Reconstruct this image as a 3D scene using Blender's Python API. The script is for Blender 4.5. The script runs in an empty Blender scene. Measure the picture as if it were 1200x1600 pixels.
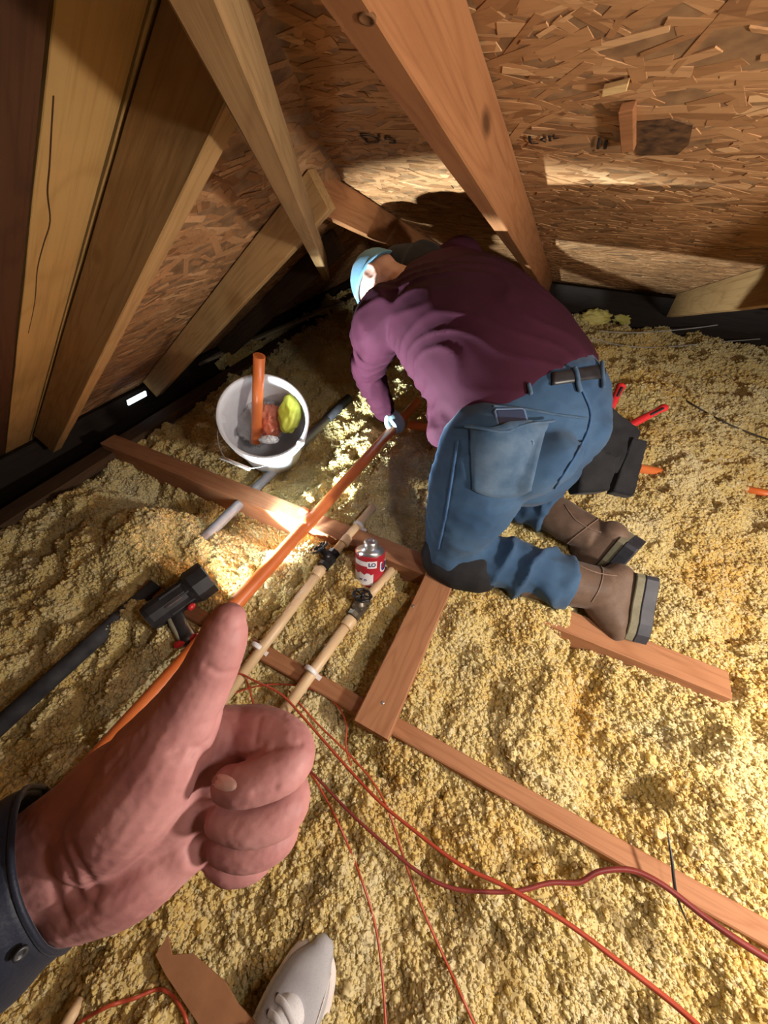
import bpy, bmesh, math, random
import numpy as np
from math import sin, cos, pi, radians, sqrt
from mathutils import Vector, Matrix, noise
from mathutils.bvhtree import BVHTree

random.seed(7); RNG = np.random.default_rng(7)
SC = bpy.context.scene
COL = SC.collection

# ------------------------------------------------------------------ camera, world, lights, exposure
FPX, PITCH, YAW, EYE = 550.0, radians(47.2), radians(26.2), 1.0      # image taken as 1200 x 1600
cam_d = bpy.data.cameras.new('camera'); cam = bpy.data.objects.new('camera', cam_d); COL.objects.link(cam)
cam_d.sensor_fit = 'VERTICAL'; cam_d.sensor_height = 36.0; cam_d.lens = 36.0*FPX/1600.0
cam_d.clip_start = 0.01; cam_d.clip_end = 60
cam.location = (0, 0, EYE); cam.rotation_euler = (pi/2-PITCH, 0, YAW)
SC.camera = cam

world = bpy.data.worlds.new('attic_air'); SC.world = world; world.use_nodes = True
bg = world.node_tree.nodes['Background']
bg.inputs[0].default_value = (1.0, 0.86, 0.70, 1); bg.inputs[1].default_value = 0.03

def light(name, kind, loc, energy, color, target=None, **kw):
    d = bpy.data.lights.new(name, kind); o = bpy.data.objects.new(name, d); COL.objects.link(o)
    o.location = loc; d.energy = energy; d.color = color
    for k, v in kw.items(): setattr(d, k, v)
    if target is not None:
        o.rotation_euler = (Vector(target)-Vector(loc)).to_track_quat('-Z', 'Y').to_euler()
    return o
KEY = light('work_lamp_light', 'POINT', (1.08, 0.32, 0.80), 80.0, (1.0, 0.93, 0.84), shadow_soft_size=0.05)
FILL = light('fill_light', 'SPOT', (0.44, 0.14, 1.10), 16.0, (1.0, 0.94, 0.87), target=(-0.1, 0.8, 0.1),
             shadow_soft_size=0.06, spot_size=radians(150), spot_blend=1.0)  # unseen fill added near the camera to soften shadows on the wool

vs = SC.view_settings
vs.view_transform = 'Standard'; vs.look = 'None'; vs.gamma = 1; vs.use_curve_mapping = False
vs.exposure = 0.0

# ------------------------------------------------------------------ measuring: a photo pixel to a point in the attic
_R = np.array([cos(YAW), sin(YAW), 0]); _f = np.array([-sin(YAW), cos(YAW), 0]); _u = np.array([0, 0, 1.0])
_D = _f*cos(PITCH)-_u*sin(PITCH); _U = _f*sin(PITCH)+_u*cos(PITCH); _C = np.array([0, 0, EYE])
def ray(x, y): return _R*(x-600)/FPX - _U*(y-800)/FPX + _D
def at(x, y, d): return _C+ray(x, y)*d                       # at axial distance d
def Z(x, y, z=0.0):                                          # at height z
    q = ray(x, y); return _C+q*((z-EYE)/q[2])
def V(p): return Vector((float(p[0]), float(p[1]), float(p[2])))

# ------------------------------------------------------------------ materials
def mat(name, rough=0.6, spec=0.4):
    m = bpy.data.materials.new(name); m.use_nodes = True
    nt = m.node_tree; b = nt.nodes['Principled BSDF']
    b.inputs['Roughness'].default_value = rough
    b.inputs['Specular IOR Level'].default_value = spec
    return m, nt, b
def N(nt, t, **kw):
    n = nt.nodes.new(t)
    for k, v in kw.items():
        if k.startswith('_'): setattr(n, k[1:], v)
        else: n.inputs[k].default_value = v
    return n
def ramp(nt, fac, stops):
    r = nt.nodes.new('ShaderNodeValToRGB')
    el = r.color_ramp.elements
    while len(el) < len(stops): el.new(0.5)
    for e, (p, c) in zip(el, stops):
        e.position = p; e.color = (*c, 1) if len(c) == 3 else c
    nt.links.new(fac, r.inputs[0]); return r.outputs[0]
def bump(nt, b, h, strength=0.3, dist=0.002):
    n = N(nt, 'ShaderNodeBump', Strength=strength, Distance=dist)
    nt.links.new(h, n.inputs['Height']); nt.links.new(n.outputs[0], b.inputs['Normal'])
def coords(nt, scale=(1, 1, 1), kind='Object', loc=(0, 0, 0)):
    tc = nt.nodes.new('ShaderNodeTexCoord'); mp = N(nt, 'ShaderNodeMapping')
    mp.inputs['Scale'].default_value = scale; mp.inputs['Location'].default_value = loc
    nt.links.new(tc.outputs[kind], mp.inputs[0]); return mp.outputs[0]
def mix(nt, a, b, fac, mode='MIX'):
    n = nt.nodes.new('ShaderNodeMix'); n.data_type = 'RGBA'; n.blend_type = mode
    for s, v in ((n.inputs[0], fac), (n.inputs[6], a), (n.inputs[7], b)):
        if hasattr(v, 'is_output'): nt.links.new(v, s)
        else: s.default_value = v if isinstance(v, (int, float)) else ((*v, 1) if len(v) == 3 else v)
    return n.outputs[2]
def noisy(name, c1, c2, scale=8, rough=0.6, spec=0.4, bmp=0.15, bscale=200, bdist=0.001, stretch=(1, 1, 1), detail=4, metal=0):
    m, nt, b = mat(name, rough, spec); co = coords(nt, stretch)
    n = N(nt, 'ShaderNodeTexNoise', Scale=scale, Detail=detail); nt.links.new(co, n.inputs[0])
    nt.links.new(ramp(nt, n.outputs[0], [(0.32, c1), (0.68, c2)]), b.inputs['Base Color'])
    b.inputs['Metallic'].default_value = metal
    if bmp:
        n2 = N(nt, 'ShaderNodeTexNoise', Scale=bscale, Detail=3); nt.links.new(co, n2.inputs[0]); bump(nt, b, n2.outputs[0], bmp, bdist)
    return m
def wood(name, light_c, dark_c, knots=True, ring=9.0, seed=0.0, rough=0.72):
    """grain runs along local X"""
    m, nt, b = mat(name, rough, 0.15)
    oi = nt.nodes.new('ShaderNodeObjectInfo')
    off = N(nt, 'ShaderNodeVectorMath', _operation='SCALE'); off.inputs[0].default_value = (7.3, 3.1, 5.7)
    nt.links.new(oi.outputs['Random'], off.inputs['Scale'])
    tc = nt.nodes.new('ShaderNodeTexCoord')
    add = N(nt, 'ShaderNodeVectorMath', _operation='ADD'); nt.links.new(tc.outputs['Object'], add.inputs[0]); nt.links.new(off.outputs[0], add.inputs[1])
    mp = N(nt, 'ShaderNodeMapping'); mp.inputs['Scale'].default_value = (0.9, ring, ring); mp.inputs['Location'].default_value = (seed, seed, 0)
    nt.links.new(add.outputs[0], mp.inputs[0])
    n1 = N(nt, 'ShaderNodeTexNoise', Scale=1.6, Detail=2, Distortion=0.4); nt.links.new(mp.outputs[0], n1.inputs[0])
    mul = N(nt, 'ShaderNodeMath', _operation='MULTIPLY'); mul.inputs[1].default_value = 9.0; nt.links.new(n1.outputs[0], mul.inputs[0])
    fr = N(nt, 'ShaderNodeMath', _operation='PINGPONG'); fr.inputs[1].default_value = 0.5; nt.links.new(mul.outputs[0], fr.inputs[0])
    mp2 = N(nt, 'ShaderNodeMapping'); mp2.inputs['Scale'].default_value = (4, 160, 160); nt.links.new(add.outputs[0], mp2.inputs[0])
    n2 = N(nt, 'ShaderNodeTexNoise', Scale=1.0, Detail=4, Roughness=0.6); nt.links.new(mp2.outputs[0], n2.inputs[0])
    md_ = tuple(a*0.6+b_*0.4 for a, b_ in zip(light_c, dark_c))
    c1 = ramp(nt, fr.outputs[0], [(0.0, light_c), (0.25, light_c), (0.5, md_)])
    d2 = tuple(x*0.72 for x in dark_c)
    c2 = mix(nt, c1, d2, ramp(nt, n2.outputs[0], [(0.5, (0, 0, 0)), (0.78, (0.55,)*3)]))
    n3 = N(nt, 'ShaderNodeTexNoise', Scale=3.0, Detail=3); nt.links.new(add.outputs[0], n3.inputs[0])
    c3 = mix(nt, c2, tuple(x*0.55 for x in dark_c), ramp(nt, n3.outputs[0], [(0.56, (0, 0, 0)), (0.78, (0.5,)*3)]))
    if knots:
        mp3 = N(nt, 'ShaderNodeMapping'); mp3.inputs['Scale'].default_value = (2.3, 5.5, 5.5); nt.links.new(add.outputs[0], mp3.inputs[0])
        vo = N(nt, 'ShaderNodeTexVoronoi', Scale=1.0); nt.links.new(mp3.outputs[0], vo.inputs[0])
        c3 = mix(nt, c3, tuple(x*0.3 for x in dark_c), ramp(nt, vo.outputs['Distance'], [(0.045, (0.85,)*3), (0.10, (0, 0, 0))]))
    nt.links.new(c3, b.inputs['Base Color'])
    bump(nt, b, n2.outputs[0], 0.35, 0.0012)
    return m
M = {}
M['pine'] = wood('golden pine', (0.40, 0.235, 0.095), (0.26, 0.13, 0.042))
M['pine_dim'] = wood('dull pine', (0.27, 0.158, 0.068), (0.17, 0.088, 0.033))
M['pine_pale'] = wood('pale pine', (0.62, 0.42, 0.19), (0.46, 0.26, 0.09))
M['pine_red'] = wood('reddish fir', (0.28, 0.118, 0.047), (0.18, 0.064, 0.023))
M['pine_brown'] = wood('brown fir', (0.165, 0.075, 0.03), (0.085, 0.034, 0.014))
M['plywood'] = wood('plywood', (0.42, 0.255, 0.092), (0.30, 0.165, 0.05), ring=4.0)
M['plywood_dark'] = wood('shadow band and split wood', (0.07, 0.028, 0.012), (0.035, 0.014, 0.007), ring=5.0)
M['joist'] = wood('joist spruce', (0.36, 0.170, 0.084), (0.24, 0.095, 0.041))
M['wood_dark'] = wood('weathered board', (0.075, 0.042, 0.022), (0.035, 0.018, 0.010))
M['black_board'] = wood('eave shade black', (0.022, 0.015, 0.011), (0.012, 0.008, 0.006))  # near-black puts the darkness of the eave void into the boards
M['wood_grey'] = wood('grey lath', (0.34, 0.28, 0.19), (0.2, 0.15, 0.09))

def strand_mat():
    m, nt, b = mat('osb strands', 0.85, 0.12)
    geo = nt.nodes.new('ShaderNodeNewGeometry')
    base = ramp(nt, geo.outputs['Random Per Island'], [(0.0, (0.20, 0.090, 0.036)), (0.15, (0.31, 0.150, 0.062)), (0.6, (0.39, 0.198, 0.085)), (0.93, (0.45, 0.24, 0.108)), (1.0, (0.56, 0.33, 0.16))])
    co = coords(nt, (18, 160, 160)); n = N(nt, 'ShaderNodeTexNoise', Scale=1, Detail=3); nt.links.new(co, n.inputs[0])
    col = mix(nt, base, (0.10, 0.045, 0.02), ramp(nt, n.outputs[0], [(0.52, (0, 0, 0)), (0.8, (0.5,)*3)]))
    co2 = coords(nt, (2.2, 2.2, 2.2)); n2 = N(nt, 'ShaderNodeTexNoise', Scale=1, Detail=5); nt.links.new(co2, n2.inputs[0])
    col = mix(nt, col, (0.15, 0.064, 0.027), ramp(nt, n2.outputs[0], [(0.48, (0, 0, 0)), (0.74, (0.55,)*3)]))
    nt.links.new(col, b.inputs['Base Color']); bump(nt, b, n.outputs[0], 0.3, 0.001); return m
M['osb'] = strand_mat()
M['osb_base'] = noisy('osb board', (0.16, 0.08, 0.035), (0.30, 0.165, 0.075), 30, 0.7, 0.3, 0.3, 80, 0.001)
M['ink'] = noisy('black stencil ink', (0.012, 0.010, 0.010), (0.03, 0.022, 0.018), 60, 0.7, 0.2, 0)

def insul_mat():
    m, nt, b = mat('yellow loose wool', 0.95, 0.05)
    geo = nt.nodes.new('ShaderNodeNewGeometry')
    n = N(nt, 'ShaderNodeTexNoise', Scale=3.4, Detail=6, Roughness=0.62); nt.links.new(geo.outputs['Position'], n.inputs[0])
    n2 = N(nt, 'ShaderNodeTexNoise', Scale=70, Detail=3); nt.links.new(geo.outputs['Position'], n2.inputs[0])
    at_ = nt.nodes.new('ShaderNodeAttribute'); at_.attribute_type = 'INSTANCER'; at_.attribute_name = 'tone'
    a = ramp(nt, n.outputs[0], [(0.36, (0.90, 0.66, 0.20)), (0.5, (0.93, 0.78, 0.35)), (0.66, (0.95, 0.85, 0.52))])
    c = mix(nt, a, (0.93, 0.86, 0.62), ramp(nt, at_.outputs['Fac'], [(0.4, (0, 0, 0)), (1.0, (0.6,)*3)]))
    c = mix(nt, c, (0.74, 0.52, 0.17), ramp(nt, n2.outputs[0], [(0.52, (0, 0, 0)), (0.8, (0.35,)*3)]))
    nt.links.new(c, b.inputs['Base Color']); b.inputs['Sheen Weight'].default_value = 0.3
    tr = N(nt, 'ShaderNodeBsdfTranslucent'); nt.links.new(c, tr.inputs[0])
    mx = N(nt, 'ShaderNodeMixShader'); mx.inputs[0].default_value = 0.45
    nt.links.new(b.outputs[0], mx.inputs[1]); nt.links.new(tr.outputs[0], mx.inputs[2])
    out = nt.nodes['Material Output']; nt.links.new(mx.outputs[0], out.inputs[0])
    return m
M['wool'] = insul_mat()
M['drywall'] = noisy('drywall back', (0.30, 0.24, 0.18), (0.38, 0.31, 0.24), 6, 0.9, 0.2, 0.1)
M['orange'] = noisy('orange cpvc', (0.66, 0.155, 0.035), (0.78, 0.215, 0.06), 10, 0.38, 0.5, 0.05, 60)
M['tan'] = noisy('tan cpvc', (0.62, 0.43, 0.235), (0.72, 0.53, 0.32), 9, 0.42, 0.45, 0.05, 60)
M['grey_pipe'] = noisy('grey conduit', (0.17, 0.18, 0.20), (0.27, 0.28, 0.30), 14, 0.4, 0.5, 0.08, 80)
M['black_pipe'] = noisy('black foam sleeve', (0.022, 0.022, 0.026), (0.05, 0.05, 0.055), 25, 0.75, 0.3, 0.25, 120)
M['black'] = noisy('black plastic', (0.012, 0.012, 0.014), (0.026, 0.026, 0.03), 30, 0.42, 0.5, 0.05, 150)
M['iron'] = noisy('blackened iron', (0.010, 0.010, 0.012), (0.035, 0.034, 0.034), 40, 0.38, 0.6, 0.15, 150, metal=0.5)
M['brass'] = noisy('dull bronze', (0.10, 0.085, 0.065), (0.20, 0.17, 0.13), 40, 0.42, 0.5, 0.15, 150, metal=0.7)
M['white_plastic'] = noisy('white plastic', (0.70, 0.70, 0.72), (0.80, 0.80, 0.81), 10, 0.4, 0.5, 0.05, 60)
M['bucket'] = noisy('white bucket plastic', (0.52, 0.53, 0.56), (0.72, 0.73, 0.76), 7, 0.42, 0.45, 0.08, 50)
M['steel'] = noisy('galvanised steel', (0.5, 0.5, 0.5), (0.66, 0.66, 0.66), 40, 0.35, 0.5, 0.1, 100, metal=0.9)
M['red_plastic'] = noisy('red plastic', (0.42, 0.015, 0.02), (0.55, 0.025, 0.03), 20, 0.35, 0.5, 0.05, 90)
M['red_wire'] = noisy('red wire', (0.34, 0.045, 0.022), (0.46, 0.075, 0.035), 12, 0.4, 0.5, 0.05, 90)
M['maroon_wire'] = noisy('dark red cable', (0.16, 0.022, 0.02), (0.24, 0.04, 0.032), 12, 0.4, 0.5, 0.05, 90)
M['black_wire'] = noisy('black cable', (0.02, 0.018, 0.016), (0.045, 0.04, 0.035), 12, 0.5, 0.4, 0.05, 90)
M['grey_wire'] = noisy('grey cable', (0.32, 0.30, 0.28), (0.45, 0.43, 0.40), 12, 0.45, 0.4, 0.05, 90)
M['cardboard'] = noisy('brown cardboard', (0.27, 0.125, 0.06), (0.36, 0.175, 0.085), 18, 0.85, 0.2, 0.15, 160)

# ------------------------------------------------------------------ mesh helpers
class MB:
    """collects shapes, then links them as one mesh object"""
    def __init__(s): s.v = []; s.f = []; s.smooth = []
    def add(s, vs_, fs, smooth=True):
        o = len(s.v); s.v += [tuple(map(float, p)) for p in vs_]
        s.f += [tuple(i+o for i in f) for f in fs]; s.smooth += [smooth]*len(fs); return s
    def mesh(s, name):
        me = bpy.data.meshes.new(name); me.from_pydata(s.v, [], s.f)
        me.polygons.foreach_set('use_smooth', s.smooth); me.update(); return me
    def build(s, name, m, parent=None):
        return link(name, s.mesh(name), m, parent)
def link(name, me, m, parent=None):
    o = bpy.data.objects.new(name, me); COL.objects.link(o)
    if m is not None: me.materials.clear(); me.materials.append(m)
    if parent is not None:
        o.parent = parent
        w = world_of(parent); o.matrix_basis = w.inverted()
    return o
def world_of(o):
    m = o.matrix_basis.copy()
    while o.parent is not None: o = o.parent; m = o.matrix_basis @ m
    return m
def tag(o, label=None, cat=None, group=None, kind=None):
    for k, v in (('label', label), ('category', cat), ('group', group), ('kind', kind)):
        if v: o[k] = v
    return o
def thing(name, label, cat, loc=(0, 0, 0), group=None):
    o = bpy.data.objects.new(name, None); COL.objects.link(o); o.location = V(loc); o.empty_display_size = 0.05
    return tag(o, label, cat, group)
def cr(pts, n=6):
    """Catmull-Rom through rows of numbers"""
    P = np.array(pts, float); P = np.vstack([2*P[0]-P[1], P, 2*P[-1]-P[-2]]); out = []
    for i in range(1, len(P)-2):
        for k in range(n):
            t = k/n
            out.append(0.5*((2*P[i])+(-P[i-1]+P[i+1])*t+(2*P[i-1]-5*P[i]+4*P[i+1]-P[i+2])*t*t+(-P[i-1]+3*P[i]-3*P[i+1]+P[i+2])*t**3))
    out.append(P[-2]); return np.array(out)
def unit(a): a = np.array(a, float); return a/(np.linalg.norm(a)+1e-12)
def loft(mb, pts, rad, side=None, seg=16, cap='round', smooth=True):
    """tube through pts; rad = number, list or (a,b) pairs; side = direction of the a axis (one or per point)"""
    P = np.array(pts, float); n = len(P)
    R_ = [(r, r) if np.isscalar(r) else tuple(r) for r in (rad if hasattr(rad, '__len__') and len(rad) == n else [rad]*n)]
    T = np.gradient(P, axis=0); T = T/np.linalg.norm(T, axis=1)[:, None]
    if side is None:
        h = np.array([0, 0, 1.0]) if abs(T[0][2]) < 0.9 else np.array([1.0, 0, 0])
        s = unit(np.cross(T[0], h)); S = [s]
        for i in range(1, n):
            s = unit(s-T[i]*np.dot(s, T[i])); S.append(s)
    else:
        S = np.array(side, float); S = S if S.ndim == 2 else np.array([S]*n)
        S = [unit(S[i]-T[i]*np.dot(S[i], T[i])) for i in range(n)]
    rings = []
    if cap == 'round':
        a, b = R_[0]; m_ = min(a, b)
        for q in (0.92, 0.65, 0.3): rings.append((P[0]-T[0]*m_*q, sqrt(max(1-q*q, 0.01)), R_[0], S[0], T[0]))
    for i in range(n): rings.append((P[i], 1.0, R_[i], S[i], T[i]))
    if cap == 'round':
        a, b = R_[-1]; m_ = min(a, b)
        for q in (0.3, 0.65, 0.92): rings.append((P[-1]+T[-1]*m_*q, sqrt(max(1-q*q, 0.01)), R_[-1], S[-1], T[-1]))
    vs_ = []; ang = np.arange(seg)*2*pi/seg
    for c, k, (a, b), s, t in rings:
        w = np.cross(t, s)
        for A in ang: vs_.append(c+s*(a*k*cos(A))+w*(b*k*sin(A)))
    fs = []
    for i in range(len(rings)-1):
        for j in range(seg):
            j2 = (j+1) % seg; fs.append((i*seg+j, i*seg+j2, (i+1)*seg+j2, (i+1)*seg+j))
    mb.add(vs_, fs, smooth)
    if cap:
        o = len(mb.v)-len(vs_)
        mb.f.append(tuple(o+j for j in range(seg))[::-1]); mb.f.append(tuple(o+(len(rings)-1)*seg+j for j in range(seg))); mb.smooth += [False, False]
    return mb
def ellipsoid(mb, c, ax, seg=16, rng=10, smooth=True):
    """ax = three axis vectors with lengths"""
    c = np.array(c, float); A = [np.array(a, float) for a in ax]
    vs_ = [c+A[2]]; fs = []
    for i in range(1, rng):
        th = pi*i/rng
        for j in range(seg):
            ph = 2*pi*j/seg; vs_.append(c+A[0]*sin(th)*cos(ph)+A[1]*sin(th)*sin(ph)+A[2]*cos(th))
    vs_.append(c-A[2])
    flip = np.dot(np.cross(A[0], A[1]), A[2]) < 0
    for j in range(seg):
        j2 = (j+1) % seg; fs.append((0, 1+j, 1+j2))
        for i in range(rng-2): fs.append((1+i*seg+j, 1+(i+1)*seg+j, 1+(i+1)*seg+j2, 1+i*seg+j2))
        fs.append((len(vs_)-1, 1+(rng-2)*seg+j2, 1+(rng-2)*seg+j))
    if flip: fs = [f[::-1] for f in fs]
    return mb.add(vs_, fs, smooth)
def lathe(mb, prof, origin, axis, seg=28, smooth=True, close=True):
    """prof = [(radius, height)] along axis"""
    ax = unit(axis); h = np.array([1.0, 0, 0]) if abs(ax[0]) < 0.9 else np.array([0, 1.0, 0])
    s = unit(np.cross(ax, h)); w = np.cross(ax, s); o = np.array(origin, float)
    vs_ = [o+ax*z+s*(r*cos(2*pi*j/seg))+w*(r*sin(2*pi*j/seg)) for r, z in prof for j in range(seg)]
    fs = [(i*seg+j, i*seg+(j+1) % seg, (i+1)*seg+(j+1) % seg, (i+1)*seg+j) for i in range(len(prof)-1) for j in range(seg)]
    mb.add(vs_, fs, smooth)
    if close:
        b = len(mb.v)-len(vs_)
        mb.f.append(tuple(b+j for j in range(seg))[::-1]); mb.f.append(tuple(b+(len(prof)-1)*seg+j for j in range(seg))); mb.smooth += [False, False]
    return mb
def box(mb, c, ax, bev=0.0):
    """box about c with three half-axis vectors"""
    c = np.array(c, float); A = [np.array(a, float) for a in ax]
    if np.dot(np.cross(A[0], A[1]), A[2]) < 0: A[0], A[1] = A[1], A[0]
    bm = bmesh.new(); bmesh.ops.create_cube(bm, size=2.0)
    L = [np.linalg.norm(a) for a in A]
    for v in bm.verts: v.co = Vector((v.co.x*L[0], v.co.y*L[1], v.co.z*L[2]))
    if bev: bmesh.ops.bevel(bm, geom=bm.edges[:], offset=bev, segments=2, affect='EDGES', profile=0.5)
    bm.verts.index_update(); U_ = [a/l for a, l in zip(A, L)]
    mb.add([c+U_[0]*v.co.x+U_[1]*v.co.y+U_[2]*v.co.z for v in bm.verts], [tuple(v.index for v in f.verts) for f in bm.faces], False)
    bm.free(); return mb
def smooth_union(mb, voxel, iters=4, fac=0.5, name='skin'):
    """melts overlapping closed shapes into one continuous surface"""
    me = mb.mesh(name); o = bpy.data.objects.new(name, me); COL.objects.link(o)
    r = o.modifiers.new('r', 'REMESH'); r.mode = 'VOXEL'; r.voxel_size = voxel; r.use_smooth_shade = True
    if iters:
        s = o.modifiers.new('s', 'SMOOTH'); s.factor = fac; s.iterations = iters
    dg = bpy.context.evaluated_depsgraph_get(); dg.update()
    out = bpy.data.meshes.new_from_object(o.evaluated_get(dg)); out.name = name
    bpy.data.objects.remove(o); bpy.data.meshes.remove(me)
    out.polygons.foreach_set('use_smooth', [True]*len(out.polygons)); return out
def co_no(me):
    n = len(me.vertices); c = np.empty(n*3); me.vertices.foreach_get('co', c)
    k = np.empty(n*3); me.vertex_normals.foreach_get('vector', k); return c.reshape(-1, 3), k.reshape(-1, 3)
def set_co(me, c): me.vertices.foreach_set('co', c.ravel()); me.update()
def fbm(p, s, o=3): return noise.fractal(Vector(p)*s, 1.0, 2.0, o)

def board(name, p0, p1, width, height, m, up=(0, 0, 1), label=None, cat='board', group=None, parent=None, kind=None, bev=0.003, cut=None):
    """timber from p0 to p1 (centre of section); width across, height along up. cut=(k0,k1) shears the ends along up for plumb cuts"""
    p0 = np.array(p0, float); p1 = np.array(p1, float); d = p1-p0; L = np.linalg.norm(d); x = d/L
    z = unit(np.array(up, float)-x*np.dot(up, x)); y = np.cross(z, x)
    mb = MB(); nseg = max(2, int(L/0.12)); sec = []
    w, h = width/2, height/2; b = bev
    sec = [(-w+b, -h), (w-b, -h), (w, -h+b), (w, h-b), (w-b, h), (-w+b, h), (-w, h-b), (-w, -h+b)]
    vs_ = []; fs = []; k0, k1 = cut or (0, 0); k = len(sec); sd = random.random()*50
    for i in range(nseg+1):
        t = i/nseg
        for (yy, zz) in sec:
            xx = -L/2+L*t+((1-t)*k0+t*k1)*zz
            wv = 0.0012*noise.noise(Vector((xx*5+sd, yy*20, zz*20)))
            vs_.append((xx, yy+wv, zz+0.0012*noise.noise(Vector((xx*5, sd, zz*20)))))
    for i in range(nseg):
        for j in range(k): fs.append((i*k+j, i*k+(j+1) % k, (i+1)*k+(j+1) % k, (i+1)*k+j))
    fs.append(tuple(range(k))[::-1]); fs.append(tuple(nseg*k+j for j in range(k)))
    me = MB().add(vs_, fs, False).mesh(name)
    o = bpy.data.objects.new(name, me); COL.objects.link(o); me.materials.append(m)
    mw = Matrix(((x[0], y[0], z[0], 0), (x[1], y[1], z[1], 0), (x[2], y[2], z[2], 0), (0, 0, 0, 1)))
    mw.translation = V((p0+p1)/2)
    if parent is not None: o.parent = parent; o.matrix_basis = world_of(parent).inverted() @ mw
    else: o.matrix_basis = mw
    if parent is None: tag(o, label, cat, group, kind)
    return o

# ------------------------------------------------------------------ the roof: two slopes meeting in a hip
TL, XL, TR, YR = 0.69, -2.09, 0.32, 4.10          # left slope z=TL(x-XL), right slope z=TR(YR-y)
def zl(x): return TL*(x-XL)
def zr(y): return TR*(YR-y)
def hip_x(y): return XL+zr(y)/TL
nL = unit((TL, 0, -1)); nR = unit((0, -TR, -1))     # downward normals (into the attic)

def clip_poly(poly, a, b, c):                        # keep a*x+b*y<=c
    out = []
    for i in range(len(poly)):
        p, q = poly[i], poly[(i+1) % len(poly)]; fp = a*p[0]+b*p[1]-c; fq = a*q[0]+b*q[1]-c
        if fp <= 0: out.append(p)
        if fp*fq < 0: t = fp/(fp-fq); out.append((p[0]+t*(q[0]-p[0]), p[1]+t*(q[1]-p[1])))
    return out
def panel(name, poly, zf, m, nrm, parent, thick=0.012):
    mb = MB(); k = len(poly)
    bot = [np.array((x, y, zf(x, y))) for x, y in poly]; top = [p-nrm*thick for p in bot]
    mb.add(bot+top, [tuple(range(k))[::-1], tuple(range(k, 2*k))]+[(i, (i+1) % k, k+(i+1) % k, k+i) for i in range(k)], False)
    return mb.build(name, m, parent)
def strands(poly, zf, nrm, along, parent, dens=1150, jit=0.5):
    """thin wood flakes pressed into the board face, each proud by a fraction of a millimetre"""
    xs = [p[0] for p in poly]; ys = [p[1] for p in poly]; x0, x1, y0, y1 = min(xs), max(xs), min(ys), max(ys)
    A = np.array(poly); n = int((x1-x0)*(y1-y0)*dens); vs_ = []; fs = []
    e1 = unit(along-nrm*np.dot(along, nrm)); e2 = np.cross(nrm, e1)
    pts = RNG.random((n, 2))*[x1-x0, y1-y0]+[x0, y0]
    def inside(x, y):
        s = None
        for i in range(len(A)):
            p, q = A[i], A[(i+1) % len(A)]; c = (q[0]-p[0])*(y-p[1])-(q[1]-p[1])*(x-p[0])
            if s is None: s = c > 0
            elif (c > 0) != s: return False
        return True
    for x, y in pts:
        if not inside(x, y): continue
        a = random.gauss(0, jit); L = random.uniform(0.02, 0.075); w = random.uniform(0.005, 0.017)
        u = e1*cos(a)+e2*sin(a); v = -e1*sin(a)+e2*cos(a)
        c = np.array((x, y, zf(x, y)))+nrm*random.uniform(0.0003, 0.0011)
        tl, tw = random.gauss(0, 0.0007), random.gauss(0, 0.0004); k = random.uniform(-0.4, 0.4); o = len(vs_)
        q = [c-u*L-v*w*random.uniform(.5, 1)-nrm*tl, c+u*L-v*w*random.uniform(.5, 1)+nrm*(tl-tw), c+u*L*(1+k*.3)+v*w*random.uniform(.4, 1)+nrm*tl, c-u*L*(1-k*.3)+v*w*random.uniform(.4, 1)-nrm*(tl-tw)]
        vs_ += q+[p-nrm*0.003 for p in q]
        fs += [(o+3, o+2, o+1, o), (o, o+1, o+5, o+4), (o+1, o+2, o+6, o+5), (o+2, o+3, o+7, o+6), (o+3, o, o+4, o+7)]
    s = MB().add(vs_, fs, False).build('wood_strands', M['osb'], parent); s['kind'] = 'stuff'
    return s

roof_r = tag(thing('ceiling', None, None), kind='structure')
edges_y = [YR+0.25, 3.52, 2.35, 1.18, 0.01, -1.2]
edges_x = [-2.6, -1.22, 1.22, 3.2]
for i in range(len(edges_y)-1):
    hi, lo = edges_y[i]-0.0015, edges_y[i+1]+0.0015
    xo = 0.0 if i % 2 == 0 else 0.9
    xs = [-2.6, -0.62+xo, 1.82+xo, 3.4]
    for j in range(3):
        a, b = xs[j]+0.0015, xs[j+1]-0.0015
        poly = clip_poly([(a, lo), (b, lo), (b, hi), (a, hi)], -1.0, -(TR/TL), -(XL+TR*YR/TL))
        if len(poly) < 3: continue
        p = panel('osb_panel', poly, lambda x, y: zr(y), M['osb_base'], nR, roof_r)
        if b > -2 and a < 1.9: strands(clip_poly(poly, 1, 0, 2.0), lambda x, y: zr(y), nR, np.array((1.0, 0, 0)), p, dens=1150 if lo > -0.1 else 300)
        if i == 2 and a < -0.3 < b: PANEL_UP = p
        if i == 3 and a < 0.1 < b: PANEL_TOP = p
roof_l = tag(thing('ceiling.001', None, None), kind='structure')
plank_y = [(-1.2, 0.10, 'osb'), (0.10, 0.371, 'dark'), (0.373, 0.470, 'ply'), (0.473, 0.55, 'ply'), (0.553, 1.9, 'osb'), (1.903, 3.1, 'osb'), (3.103, 4.3, 'osb')]  # 'dark' board stands in for a shadow band, put into its wood colour
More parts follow.
